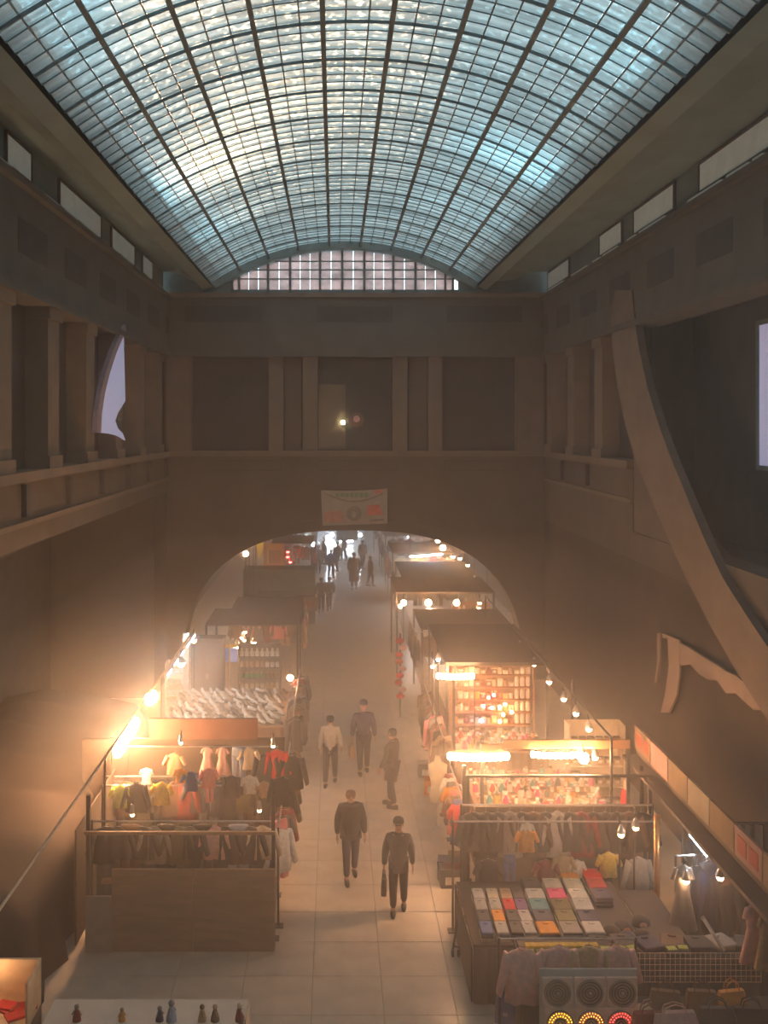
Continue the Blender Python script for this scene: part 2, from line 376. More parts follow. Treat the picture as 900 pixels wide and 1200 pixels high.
# glass reflection built as a solid band: pixel track (outer, inner edge) laid on the right wall
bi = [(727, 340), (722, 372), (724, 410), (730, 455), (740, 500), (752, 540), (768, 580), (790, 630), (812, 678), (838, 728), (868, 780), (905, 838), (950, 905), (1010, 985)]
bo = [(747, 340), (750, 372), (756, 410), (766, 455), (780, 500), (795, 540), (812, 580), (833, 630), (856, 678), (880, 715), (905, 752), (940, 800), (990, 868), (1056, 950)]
def onwall(p, X=XR-.02): Y = X*F/(p[0]-VX); return (Y, Z_(p[1], Y))
mid = [onwall(((a[0]+b[0])/2, (a[1]+b[1])/2), XR+.05) for a, b in zip(bi, bo)][:9]
MB().prism([(25.42, 11.4), (25.42, 6.28)]+[(mid[-1][0], 6.28)]+[p for p in mid[::-1] if p[1] > 6.3 and p[1] < 11.3]+[(mid[2][0], 11.4)], 0, XR+.02, XR+.5).build('wall_infill', STONE, wr)
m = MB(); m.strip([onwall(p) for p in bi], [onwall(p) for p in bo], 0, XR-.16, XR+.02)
struct(m.build('trim_4', STONE2))  # not a wall trim: stands in for the curved glass reflection
# reflected arched window, built as a glowing slice on the left wall
w4 = thing('window_reflection', None, None); w4['kind'] = 'structure'; w4.location = (XL, 26.5, 8.7)
def onleft(p, X=XL): Y = X*F/(p[0]-VX); return (Y, Z_(p[1], Y))
pts = [(139, 393), (134, 402), (128, 417), (121, 437), (115, 460), (111, 485), (110, 507), (122, 508), (133, 511), (141, 516), (138, 508), (132, 502), (129, 493), (132, 484), (137, 476), (141, 470)]
MB().prism([onleft(p) for p in pts], 0, XL+.10, XL+.14).build('pane', SKYP, w4)  # glowing slice standing in for the reflected window
ci = [(139.5, 388), (134, 399), (127, 415), (120, 436), (114, 459), (110, 484), (109, 507)]
co = [(138.5, 380), (131, 394), (123, 412), (115.5, 434), (109, 458), (105, 483), (103.5, 507)]
MB().strip([onleft(p) for p in ci], [onleft(p) for p in co], 0, XL+.08, XL+.2).build('reflected_arch_surround', mat('mauve_edge', (.36, .28, .33), .8), w4)
# near wall behind the viewer, and the second hall beyond the archway
struct(MB().box(XL-1, XR+1.6, -3.4, -3, 0, 19).build('wall_front', STONE))
ws = struct(MB().box(XL-1.8, XL-1.0, YF+1.2, 94, 0, 7.4).build('wall_left_far', STONE))
ws = struct(MB().box(XR+1.0, XR+1.8, YF+1.2, 94, 0, 7.4).build('wall_right_far', STONE))
struct(MB().box(XL-1.8, XR+1.8, YF+1.1, 94.5, 7.4, 7.9).build('ceiling_far', PLAST))
# ================================================================ BUILDING KIT
ORD = ['nearest', 'second', 'third', 'fourth', 'fifth', 'sixth', 'seventh', 'eighth', 'ninth', 'tenth', 'eleventh', 'twelfth', 'thirteenth', 'fourteenth', 'fifteenth', 'sixteenth', 'seventeenth', 'eighteenth', 'nineteenth', 'twentieth', 'twenty-first', 'twenty-second', 'twenty-third', 'twenty-fourth']
CLR = {'black': (.03, .03, .035), 'charcoal': (.07, .07, .08), 'grey': (.30, .29, .28), 'pale grey': (.55, .53, .50), 'white': (.80, .77, .72), 'cream': (.72, .62, .46),
       'pink': (.80, .28, .30), 'pale pink': (.82, .50, .46), 'red': (.62, .04, .04), 'bright red': (.85, .02, .03), 'dark red': (.30, .04, .04), 'orange': (.85, .34, .04), 'yellow': (.85, .60, .08),
       'lime': (.50, .58, .10), 'green': (.10, .35, .12), 'teal': (.08, .32, .38), 'blue': (.08, .16, .42), 'pale blue': (.36, .45, .60), 'navy': (.03, .04, .11), 'brown': (.20, .11, .06), 'tan': (.52, .36, .20), 'magenta': (.75, .06, .24), 'purple': (.22, .10, .30), 'olive': (.16, .15, .07)}
def C(c): return mat('cloth_'+c.replace(' ', '_'), CLR[c], .85, .16, 12, bump=.3)
PRO = {}
def put(key, fn, name, label, cat, loc, rz=0, group=None, sc=None):
    """first call builds the thing at the origin, later calls copy it with its parts"""
    if key not in PRO:
        r = thing(name, label, cat, (0, 0, 0), group); fn(r); PRO[key] = r
        r.location = loc; r.rotation_euler = (0, 0, rz)
        if sc is not None: r.scale = sc if hasattr(sc, '__len__') else (sc, sc, sc)
        return r
    return copytree(PRO[key], loc, rz, label, group, sc if sc is not None else 1)
def ell(cx, cy, z, a, b, n=12, rot=0): return [(cx+a*math.cos(2*PI*i/n), cy+b*math.sin(2*PI*i/n), z) for i in range(n)]
def fold(cx, cy, z, a, b, n=16, amp=.1): return [(cx+a*math.cos(2*PI*i/n)*(1+amp*(i % 2)), cy+b*math.sin(2*PI*i/n)*(1+2.5*amp*((i*7) % 3-1)), z) for i in range(n)]
def g_top(color, L=.68, W=.23, flare=1.0, sleeve=.5):
    """shirt or jacket on a hanger: origin at the hook, front towards -y"""
    def fn(r):
        m = MB(); m.rings([fold(0, 0, -.09, .05, .035), fold(0, 0, -.12, .12, .05), fold(0, 0, -.17, W*.92, .065), fold(0, 0, -.30, W*.95, .085), fold(0, 0, -.09-L*.55, W*.93, .08, amp=.12), fold(0, 0, -.09-L, W*flare, .09, amp=.16)])
        m.build('torso', C(color), r, local=True, smooth=True)
        for s in (-1, 1):
            m = MB(); rs = []
            for t, rad in ((0, .075), (.3, .072), (.7, .06), (1, .05)):
                rs.append([(s*(W*.86+.13*t)+rad*math.cos(a)*.8, rad*math.sin(a)-.01-.03*t, -.17-sleeve*t+rad*math.cos(a)*s*.6) for a in [2*PI*i/9 for i in range(9)]])
            m.rings(rs); m.build('sleeve', C(color), r, local=True, smooth=True)
        m = MB(); m.tube([(-.17, 0, -.13), (0, 0, -.08), (.17, 0, -.13)], .006, 5); m.tube([(0, 0, -.08), (0, 0, -.02), (.02, 0, 0)], .003, 4); m.build('hanger', STEEL, r, local=True)
        MB().rings([ell(0, -.005, -.075, .055, .045), ell(0, -.005, -.10, .065, .055)], False).build('collar', C(color), r, local=True, smooth=True)
    return fn
def g_trousers(color, L=.95):
    def fn(r):
        m = MB(); m.rings([ell(0, 0, -.05, .17, .05), ell(0, 0, -.12, .18, .06), ell(0, 0, -.28, .19, .07)]); m.build('waist', C(color), r, local=True, smooth=True)
        for s in (-1, 1):
            MB().rings([fold(s*.09, 0, -.26, .10, .065, 12), fold(s*.10, 0, -.5, .085, .055, 12), fold(s*.105, 0, -.05-L, .075, .05, 12)]).build('trouser_leg', C(color), r, local=True, smooth=True)
        MB().tube([(-.1, 0, -.05), (0, 0, -.02), (.1, 0, -.05)], .004, 4).build('hanger', STEEL, r, local=True)
    return fn
def g_dress(color, L=.9):
    def fn(r):
        MB().rings([ell(0, 0, -.06, .05, .03, 16), fold(0, 0, -.12, .15, .05), fold(0, 0, -.3, .15, .06), fold(0, 0, -.42, .13, .06), fold(0, 0, -.06-L, .27, .12, amp=.16)]).build('dress_body', C(color), r, local=True, smooth=True)
        for s in (-1, 1): MB().rings([ell(s*.13, 0, -.11, .05, .05, 8), ell(s*.20, 0, -.26, .045, .045, 8)]).build('sleeve', C(color), r, local=True, smooth=True)
        MB().tube([(-.13, 0, -.10), (0, 0, -.05), (.13, 0, -.10)], .005, 4).tube([(0, 0, -.05), (.015, 0, 0)], .003, 4).build('hanger', STEEL, r, local=True)
    return fn
def hang(kind, color, loc, label, group, rz=0, sc=None, **k):
    fn = {'jacket': lambda: g_top(color, **k), 'shirt': lambda: g_top(color, **dict(dict(L=.6, W=.21, sleeve=.24), **k)), 'trousers': lambda: g_trousers(color, **k), 'dress': lambda: g_dress(color, **k)}[kind]()
    return put((kind, color, tuple(k.items())), fn, 'hanging_'+kind, label, kind, loc, rz, group, sc)
def rail(name_lbl, cat, a, b, z, posts=True, group=None, low=0):
    r = thing('clothes_rail', name_lbl, 'rail', ((a[0]+b[0])/2, (a[1]+b[1])/2, 0), group)
    MB().cyl((a[0], a[1], z), (b[0], b[1], z), .018, n=8).build('rail_bar', STEEL, r)
    for p in (a, b):
        if posts: MB().cyl((p[0], p[1], low+.021), (p[0], p[1], z+.02), .02, n=8).build('rail_post', BLACK, r)
        if posts: MB().box(p[0]-.09, p[0]+.09, p[1]-.09, p[1]+.09, .021, .04).build('foot', BLACK, r)
    return r
def fill_rail(where, a, b, z, kinds, colors, group, rz=0, n=None, z_hang=.02, sc=None, jit=.0, start='from the aisle', tail=''):
    n = n or len(colors)
    for i in range(n):
        t = (i+.5)/n; x = a[0]+(b[0]-a[0])*t; y = a[1]+(b[1]-a[1])*t
        col = colors[i % len(colors)]; kd = kinds[i % len(kinds)]
        o = 'first' if i == 0 else ORD[i]
        kx = {'L': .78, 'W': .22} if kd == 'jacket' and i % 2 else {}
        hang(kd, col, (x, y, z-z_hang+.0), '%s %s on %s, %s %s' % (col, kd, where, o, start), group, rz+random.uniform(-.15, .15), sc, **kx)
# lamps
def emitter(nm, col, es): return mat(nm, (1, .9, .8), .4, 0, emit=col, es=es*LAMPS)
WARM, COOL = (1, .505, .235), (.80, .92, 1.0)
def festoon(label, pts, n, es, r=.055, group=None, sag=.03, drop=.10, col=WARM, posts=False):
    a, b = Vector(pts[0]), Vector(pts[1]); root = thing('string_of_bulbs', label, 'string light', tuple((a+b)/2), group)
    MB().tube([a+(b-a)*k/n-Vector((0, 0, sag*math.sin(PI*k/n))) for k in range(n+1)], .008, 5).build('cable', BLACK, root)
    for p in ((a, b) if posts else ()): MB().cyl((p.x, p.y, .021), p, .015, n=6).build('post', BLACK, root)
    e = emitter('bulb_glass_%d_%d' % (es, col[1]*100), col, es)
    for k in range(n):
        t = (k+.5)/n; p = a+(b-a)*t-Vector((0, 0, sag*math.sin(PI*t)))
        bb = MB().ball(p-Vector((0, 0, drop)), r, r, r*1.2, 10, 6).build('bulb', e, root, smooth=True)
        MB().cyl(p-Vector((0, 0, drop-r)), p, .02, .015, 7).build('socket', BLACK, bb, loc=None)
    return root
def rebase(o): pass
def spot(label, loc, es=60, r=.07, dirn=(0, 1), group=None, col=WARM, hang_z=.28, pole=False):
    """reflector lamp clipped to a rail above"""
    key = ('spot', es, r, dirn, col)
    def fn(q):
        if es >= 60: MB().cyl((0, 0, r*.4), (0, 0, .13), .03, .02, 8).build('socket', BLACK, q, local=True)
        else: MB().lathe((0, 0, 0), [(r*1.35, -.02), (r*1.4, -.01), (r*.9, .06), (.03, .11), (.02, .13)], 12).build('shade', STEEL, q, local=True, smooth=True)
        MB().ball((0, 0, -.04), r, n=10).build('bulb', emitter('lamp_bulb_%d_%d' % (es, col[1]*100), col, es), q, local=True, smooth=True)
        MB().tube([(0, 0, .13), (dirn[0]*.08, dirn[1]*.08, hang_z*.7), (0, 0, hang_z)], .012, 6).build('arm', BLACK, q, local=True)
    o = put(key, fn, 'clip_lamp', label, 'lamp', loc, 0, group)
    x, y, z = loc
    if y > 37.3: MB().cyl((0, 0, hang_z-.02), (0, 0, 7.38-z), .012, n=5).build('cord', BLACK, o, local=True)
    elif pole: MB().cyl((0, .02, hang_z), (0, .10, hang_z), .014, n=5).cyl((0, .10, hang_z+.02), (0, .10, .021-z), .018, n=6).build('pole', BLACK, o, local=True)
    return o
def tube_light(label, a, b, es=40, group=None, col=COOL, r=.025, double=False):
    a, b = Vector(a), Vector(b); root = thing('tube_light', label, 'lamp', tuple((a+b)/2), group)
    d = (b-a).normalized(); s = d.cross(Vector((0, 0, 1))).normalized()
    e = emitter('tube_glass_%d' % es, col, es)
    for k in ((-1, 1) if double else (0,)):
        MB().cyl(a+s*.06*k, b+s*.06*k, r, n=8).build('tube', e, root, smooth=True)
        for p in (a, b):
            if k <= 0 and p.y > 37.3: MB().cyl(p+Vector((0, 0, .07)), (p.x, p.y, 7.38), .012, n=5).build('cord', BLACK, root)
            MB().cyl(p+s*.06*k-d*.03, p+s*.06*k+d*.02, r*1.1, n=8).build('end_cap', STEEL, root)
    m = MB(); w = .04 if not double else .1
    n_ = Vector((0, 0, 1)); vs = []
    for p in (a, b):
        for q in ((-w, .03), (w, .03), (w, .08), (-w, .08)): vs.append(p+s*q[0]+n_*q[1])
    m.add(vs, [(0, 1, 2, 3), (7, 6, 5, 4), (0, 4, 5, 1), (1, 5, 6, 2), (2, 6, 7, 3), (3, 7, 4, 0)]).build('housing', WHITEP, root)
    return root
# goods
def folded(color):
    def fn(r):
        m = MB(); m.rings([[(x*.15*s, y*.19*s+.0, z) for x, y in [(-1, -.92), (-.93, -1), (.93, -1), (1, -.92), (1, .92), (.93, 1), (-.93, 1), (-1, .92)]] for s, z in ((.94, 0), (1, .012), (1.0, .038), (.95, .05))])
        m.build('folded_body', C(color), r, local=True, smooth=False)
        MB().rings([ell(0, .11, .05, .055, .035, 10), ell(0, .11, .062, .05, .03, 10)]).build('collar', C(color), r, local=True)
        MB().box(-.13, .13, -.19, -.17, .018, .03).build('hem_fold', C(color), r, local=True)
    return fn
def shirt_fold(color, loc, label, group, rz=0, sc=None): return put(('fold', color), folded(color), 'folded_shirt', label, 'folded shirt', loc, rz, group, sc)
def g_cap(color, logo):
    def fn(r):
        MB().lathe((0, 0, 0), [(.09, 0), (.092, .03), (.08, .075), (.045, .105), (.01, .112)], 12).build('crown', C(color), r, local=True, smooth=True)
        MB().rings([[(x*.085, -.07+y, .0+zz) for x, y in ((-1, .03), (-.8, -.05), (-.3, -.10), (.3, -.10), (.8, -.05), (1, .03))] for zz in (0, .012)]).build('brim', C(color), r, local=True)
        MB().rings([[(.04*math.cos(t), -.088+.004*k, .05+.026*math.sin(t)) for t in [2*PI*i/10 for i in range(10)]] for k in (0, 1)]).build('badge', C(logo), r, local=True)
    return fn
def g_shoe(mt):
    def fn(r):
        MB().rings([[(-.03, y0, 0), (.03, y0, 0), (.033, y0, h*.5), (.018, y0, h), (-.018, y0, h), (-.033, y0, h*.5)] if False else [(w*math.cos(t), y0, h/2+h/2*math.sin(t)) for t in [2*PI*i/8 for i in range(8)]] for y0, w, h in ((-.13, .015, .03), (-.11, .038, .05), (-.04, .045, .065), (.03, .036, .09), (.10, .036, .10), (.13, .02, .08))]).build('upper', mt, r, local=True, smooth=True)
        MB().prism([(-.03, -.135), (.03, -.135), (.046, -.04), (.036, .05), (.034, .13), (-.034, .13), (-.036, .05), (-.046, -.04)], 2, -.012, .006).build('sole', BLACK, r, local=True)
    return fn
def g_bag(color, w=.3, h=.26, d=.12):
    def fn(r):
        MB().rings([[(x*w/2*s, y*d/2*s2, z) for x, y in ((-1, -.8), (-.9, -1), (.9, -1), (1, -.8), (1, .8), (.9, 1), (-.9, 1), (-1, .8))] for s, s2, z in ((.95, .9, 0), (1, 1, .03), (.97, .95, h*.6), (.86, .45, h))]).build('bag_body', C(color), r, local=True, smooth=False)
        for s in (-1, 1): MB().tube([(-w*.25, s*d*.2, h*.95), (-w*.2, s*d*.2, h*1.25), (0, s*d*.2, h*1.38), (w*.2, s*d*.2, h*1.25), (w*.25, s*d*.2, h*.95)], .008, 5).build('strap', C(color), r, local=True)
        MB().box(-w*.12, w*.12, -d*.52, -d*.46, h*.35, h*.5).build('clasp', STEEL, r, local=True)
    return fn
def g_jar(body, lid, r_=.05, h=.14):
    def fn(r):
        MB().lathe((0, 0, 0), [(r_*.9, 0), (r_, .01), (r_, h*.72), (r_*.7, h*.85), (r_*.7, h*.88)], 10).build('jar_body', body, r, local=True, smooth=True)
        MB().lathe((0, 0, 0), [(r_*.76, h*.86), (r_*.76, h), (r_*.7, h*1.02)], 10).build('lid', lid, r, local=True)
    return fn
def g_box(col, lidc, w=.2, d=.16, h=.1):
    def fn(r):
        MB().box(-w/2, w/2, -d/2, d/2, 0, h*.8).build('box_body', C(col), r, local=True, bevel=.004)
        MB().box(-w/2-.005, w/2+.005, -d/2-.005, d/2+.005, h*.78, h).build('lid', C(lidc), r, local=True, bevel=.004)
        MB().box(-w*.3, w*.3, -d/2-.008, -d/2-.004, h*.2, h*.6).build('label', C('white'), r, local=True)
    return fn
def g_doll(body, head):
    def fn(r):
        MB().lathe((0, 0, 0), [(.06, 0), (.055, .05), (.035, .12), (.025, .15)], 10).build('skirt', C(body), r, local=True, smooth=True)
        MB().ball((0, 0, .185), .035, n=10).build('head', C(head), r, local=True, smooth=True)
        for s in (-1, 1): MB().cyl((s*.025, 0, .14), (s*.07, -.01, .08), .012, .009, 6).build('arm', C(head), r, local=True)
    return fn
def g_torso(color):
    def fn(r):
        MB().rings([ell(0, 0, .0, .10, .08), ell(0, 0, .05, .02, .02), ell(0, 0, .45, .02, .02)]).build('stand', STEEL, r, local=True)
        MB().rings([ell(0, 0, .42, .14, .09), ell(0, 0, .52, .16, .10), ell(0, 0, .68, .12, .09), ell(0, -.01, .86, .17, .12), ell(0, 0, .98, .18, .09), ell(0, 0, 1.03, .07, .06), ell(0, 0, 1.12, .05, .05)]).build('bust', C(color), r, local=True, smooth=True)
    return fn
def table(name, label, x0, x1, y0, y1, z, topm, skirt=None, cat='table', nlegs=True, tilt=0):
    r = thing(name, label, cat, ((x0+x1)/2, (y0+y1)/2, 0.02))
    MB().box(x0, x1, y0, y1, z-.05, z).build('table_top', topm, r, bevel=.006)
    for x in (x0+.05, x1-.05):
        for y in (y0+.05, y1-.05): MB().box(x-.025, x+.025, y-.025, y+.025, .021, z-.05).build('leg', BLACK, r)
    if skirt:
        m = MB(); n = 24
        m.rings([[(x0+(x1-x0)*i/n, y0-.02-.015*(i % 2), z-.04) for i in range(n+1)]+[(x0+(x1-x0)*i/n, y0-.012, z-.04) for i in range(n, -1, -1)],
                 [(x0+(x1-x0)*i/n, y0-.04-.03*(i % 2), .05) for i in range(n+1)]+[(x0+(x1-x0)*i/n, y0-.015, .05) for i in range(n, -1, -1)]])
        m.build('table_skirt', skirt, r)
        for a in (x0-.03, x1+.01): MB().box(a, a+.02, y0, y1, .05, z-.04).build('side_skirt', skirt, r)
    return r
def shelving(label, x0, x1, y0, y1, z0, z1, n, m_, back=True, name='shelf_unit', group=None):
    r = thing(name, label, 'shelf', ((x0+x1)/2, (y0+y1)/2, 0.02), group)
    for x in (x0, x1): MB().box(x-.02, x+.02, y0, y1, .021, z1).build('side_panel', m_, r)
    if back: MB().box(x0+.02, x1-.02, y1-.02, y1, .3, z1).build('back_panel', m_, r)
    for k in range(n):
        z = z0+(z1-z0)*k/n; MB().box(x0+.02, x1-.02, y0, y1-.02, z-.025, z).build('shelf', m_, r)
    return r
def canopy(label, x0, x1, y0, y1, z, m_, fascia=None, th=.08, posts=True, slope=.0, name='stall_frame'):
    r = thing(name, label, 'stall', ((x0+x1)/2, (y0+y1)/2, 0.02))
    if m_ is not None:
        MB().add([(x0, y0, z), (x1, y0, z), (x1, y1, z+slope), (x0, y1, z+slope), (x0, y0, z+th), (x1, y0, z+th), (x1, y1, z+slope+th), (x0, y1, z+slope+th)], [(0,3,2,1),(4,5,6,7),(0,1,5,4),(1,2,6,5),(2,3,7,6),(3,0,4,7)]).build('roof_sheet', m_, r)
    if posts:
        for x in (x0+.04, x1-.04):
            for y in (y0+.04, y1-.04): MB().box(x-.03, x+.03, y-.03, y+.03, .021, z-.002).build('post', BLACK, r)
    if fascia: MB().box(x0, x1, y0-.03, y0-.003, z-.22, z+th+.04).build('fascia', fascia, r)
    return r

# ---------------------------------------------------------------- people
SKIN = mat('skin', (.55, .34, .24), .6, .08, 9)
def skinned(name, verts, edges, m_, parent, sub=1, root=0):
    me = bpy.data.meshes.new(name); me.from_pydata([v[:3] for v in verts], edges, []); me.materials.append(m_)
    o = bpy.data.objects.new(name, me); COL.objects.link(o); o.parent = parent
    sk = o.modifiers.new('skin', 'SKIN'); sk.use_smooth_shade = True
    for i, v in enumerate(verts):
        r = v[3] if hasattr(v[3], '__len__') else (v[3], v[3]); me.skin_vertices[0].data[i].radius = r
        me.skin_vertices[0].data[i].use_root = (i == root)
    sb = o.modifiers.new('sub', 'SUBSURF'); sb.levels = sub; sb.render_levels = sub
    return o
def person(label, loc, rz, h=1.75, top='charcoal', legs='navy', stride=.25, arms=(0, 0), cap=None, hair='black', coat=.0, bulk=1.0, group=None, bag=None, shoes='black', hood=False):
    """stands at the origin facing -y; stride: fore-and-aft distance of the feet; arms: forward swing of (left,right) hand"""
    r = thing('person', label, 'person', loc, group)
    k = h/1.75; st = stride/2
    V = []; E = []
    def v(x, y, z, rad): V.append((x*k, y*k, z*k, rad if hasattr(rad, '__len__') else rad*k)); return len(V)-1
    def e(a, b): E.append((a, b))
    J = {}
    J['pel'] = v(0, 0, .95, .13); J['waist'] = v(0, -.01, 1.10, .125); J['chest'] = v(0, 0, 1.32, .14); J['neck0'] = v(0, .01, 1.46, .075); J['neck'] = v(0, 0, 1.53, .055)
    J['jaw'] = v(0, -.015, 1.585, .068); J['head'] = v(0, 0, 1.655, .092); J['top'] = v(0, .005, 1.72, .062)
    for a, b in (('pel', 'waist'), ('waist', 'chest'), ('chest', 'neck0'), ('neck0', 'neck'), ('neck', 'jaw'), ('jaw', 'head'), ('head', 'top')): e(J[a], J[b])
    pose = {}
    for s, sw, ft in ((-1, arms[0], 1), (1, arms[1], -1)):
        sh = v(s*.19, .01, 1.42, .062); el = v(s*.25, .03-sw*.35, 1.15, .045); wr = v(s*.27, -.03-sw, .90+abs(sw)*.15, .028)
        e(J['chest'], sh); e(sh, el); e(el, wr)
        px, py, pz = s*.275, -.045-sw*1.08, .85+abs(sw)*.16
        pm = v(px, py, pz, .030); e(wr, pm)
        for f in range(4):                              # four fingers, unequal and curled
            L = (.075, .085, .08, .062)[f]; yy = py-.03+.02*f
            a = v(px+s*.004, yy, pz-.028, .010); b = v(px+s*.0, yy-.004, pz-.028-L*.55, .009); c = v(px-s*.018, yy-.006, pz-.028-L, .008)
            e(pm, a); e(a, b); e(b, c)
        a = v(px-s*.012, py-.035, pz+.005, .011); b = v(px-s*.02, py-.055, pz-.03, .009); e(pm, a); e(a, b)
        pose[s] = (sh, el, wr, (px, py, pz))
        hp = v(s*.09, 0, .90, .095); fy = -ft*st; kn = v(s*.10, fy*.55-.03, .50, .065); an = v(s*.10, fy+.02, .09, .042); tw = v(s*.11, fy-.13, .035, .035)
        e(J['pel'], hp); e(hp, kn); e(kn, an); e(an, tw)
        pose[(s, 'leg')] = (hp, kn, an, tw)
    skinned('body', V, E, SKIN, r, 1)
    def P(i, ds): x, y, z, rr = V[i]; return (x, y, z, ds*k)
    # jacket
    jb = .155*bulk
    MB().rings([ell(0, 0, (.83-coat)*k, .172*bulk*k, .135*bulk*k, 16), ell(0, 0, .92*k, .168*bulk*k, .135*bulk*k, 16), ell(0, -.01*k, 1.06*k, .15*bulk*k, .125*bulk*k, 16)]).build('jacket_hem', C(top), r, local=True, smooth=True)
    A = [(0, 0, .86*k-coat*k, jb*1.08*k), (0, -.01*k, 1.05*k, jb*1.02*k), (0, 0, 1.32*k, jb*1.12*k), (0, .01*k, 1.45*k, .09*k)]
    AE = [(0, 1), (1, 2), (2, 3)]
    for s in (-1, 1):
        sh, el, wr, _ = pose[s]; n = len(A); A += [P(sh, .085*bulk), P(el, .068*bulk), P(wr, .052)]; AE += [(2, n), (n, n+1), (n+1, n+2)]
    skinned('jacket', A, AE, C(top), r, 1)
    A = [(0, 0, .95*k, .14*k)]; AE = []
    for s in (-1, 1):
        hp, kn, an, tw = pose[(s, 'leg')]; n = len(A); a = V[an]
        A += [P(hp, .115), P(kn, .085), (a[0], a[1], a[2]+.03*k, .066*k)]; AE += [(0, n), (n, n+1), (n+1, n+2)]
    skinned('trousers', A, AE, C(legs), r, 1)
    for s in (-1, 1):
        hp, kn, an, tw = pose[(s, 'leg')]; a, t = V[an], V[tw]
        m = MB(); m.rings([[(a[0]+ww*math.cos(q)*k, a[1]+yy*k, max(.0, hh+.055*math.sin(q))*k) for q in [2*PI*i/10 for i in range(10)]] for yy, ww, hh in ((.075, .02, .05), (.05, .046, .055), (-.03, .05, .055), (-.11, .05, .04), (-.17, .035, .03), (-.19, .015, .025))])
        m.build('shoe', C(shoes), r, local=True, smooth=True)
    hd = V[J['head']]
    MB().rings([ell(hd[0], hd[1]-.10*k, hd[2]-.03*k, .016*k, .012*k, 6), ell(hd[0], hd[1]-.088*k, hd[2]+.02*k, .008*k, .008*k, 6)]).build('nose', SKIN, r, local=True)
    for s in (-1, 1):
        MB().ball((s*.034*k, hd[1]-.083*k, hd[2]+.012*k), .012*k, n=8, m=4).build('eye', C('black'), r, local=True)
        MB().ball((s*.092*k, hd[1]+.005*k, hd[2]-.005*k), .012*k, .02*k, .032*k, 8, 4).build('ear', SKIN, r, local=True)
    MB().box(-.024*k, .024*k, hd[1]-.092*k, hd[1]-.08*k, hd[2]-.062*k, hd[2]-.054*k).build('mouth', C('dark red'), r, local=True)
    if cap:
        MB().lathe((0, hd[1]+.012*k, hd[2]+.042*k), [(.106*k, 0), (.108*k, .03*k), (.09*k, .085*k), (.04*k, .115*k), (.01*k, .12*k)], 14).build('cap', C(cap), r, local=True, smooth=True)
        MB().rings([[(x*.085*k, hd[1]-.08*k+y*k, hd[2]+.048*k+zz) for x, y in ((-1, .03), (-.8, -.05), (-.3, -.09), (.3, -.09), (.8, -.05), (1, .03))] for zz in (0, .01)]).build('cap_brim', C(cap), r, local=True)
    else:
        MB().lathe((0, hd[1]+.016*k, hd[2]-.03*k), [(.085*k, -.03*k), (.104*k, .02*k), (.104*k, .06*k), (.08*k, .105*k), (.03*k, .125*k)], 12).build('hair', C(hair), r, local=True, smooth=True)
    MB().rings([ell(0, .008*k, 1.47*k, .085*k, .08*k), ell(0, .0*k, 1.53*k, .072*k, .07*k)], False).build('collar', C(top), r, local=True, smooth=True)
    r.rotation_euler = (0, 0, rz)
    if bag:
        s, col, sz = bag; px, py, pz = pose[s][3]
        p = Matrix.Rotation(rz, 3, 'Z') @ Vector((px*k, py*k, (pz-.075)*k))
        b = thing('carried_bag', bag_label(label, col), 'bag', (loc[0]+p.x, loc[1]+p.y, loc[2]+p.z-sz[2]-.07)); b.rotation_euler = (0, 0, rz+PI/2)
        g_bag(col, *[sz[0], sz[2], sz[1]])(b)
    return r
def bag_label(l, col): return '%s bag carried by the %s' % (col, ' '.join(l.split()[:5]))
# ================================================================ THE MARKET
T = .02     # top of the floor slabs
# ---- people
person('man in white shirt and dark trousers walking away on the left', (X_(387, 25.4), 25.4, T), PI-.1, 1.72, 'pale grey', 'charcoal', .45, (.12, -.1), None, 'black', 0, .95)
person('tall man in dark jacket and cap walking away with pale bag', (X_(426, 26.2), 26.2, T), PI+.1, 1.84, 'navy', 'charcoal', .28, (-.08, .05), 'navy', bulk=1.1, bag=(1, 'tan', (.36, .14, .34)))
person('man in long dark coat standing sideways near the right stalls', (X_(459, 23.9), 23.9, T), -PI/2-.5, 1.84, 'charcoal', 'charcoal', .2, (.1, .12), None, 'black', .12, 1.0, bag=(-1, 'brown', (.3, .12, .26)))
person('broad person in dark padded jacket walking towards the viewer', (X_(411, 20.1), 20.1, T), .1, 1.74, 'black', 'navy', .42, (.02, .04), None, 'brown', 0, 1.28)
person('man in dark knit hat walking nearest the viewer with briefcase', (X_(467, 18.75), 18.75, T), -.08, 1.68, 'charcoal', 'black', .3, (.05, -.02), 'black', bulk=1.12, coat=.04, bag=(-1, 'black', (.34, .1, .3)))
person('man in black coat left of a pair at the archway', (X_(376.5, 49), 49, T), PI, 1.68, 'black', 'black', .25, group=None, bulk=1.15)
person('man in navy coat right of a pair at the archway', (X_(386, 49.6), 49.6, T), PI+.2, 1.62, 'navy', 'charcoal', .3, bulk=1.15)
person('tall figure in long black coat standing alone beyond the pair', (X_(415, 56), 56, T), 0, 2.0, 'black', 'black', .05, coat=.45, bulk=1.45)
for i, (px, Y, c, l) in enumerate(((373, 62, 'charcoal', 'grey-clad walker at the left end of the distant crowd'), (380, 66, 'black', 'black-clad walker second from left in the distant crowd'), (388, 60, 'navy', 'navy-clad walker in the middle of the distant crowd'), (395, 63, 'black', 'black-clad walker right of centre in the distant crowd'), (403, 68, 'charcoal', 'farthest walker in the bright doorway light'), (425, 64, 'brown', 'brown-clad walker beside the right far stalls'), (434, 57, 'dark red', 'dark red jacketed shopper at the right far stalls'))):
    person(l, (X_(px, Y), Y, T), (i*1.3) % 6, 1.7+.1*(i % 2), c, 'black', .3, bulk=1.2)
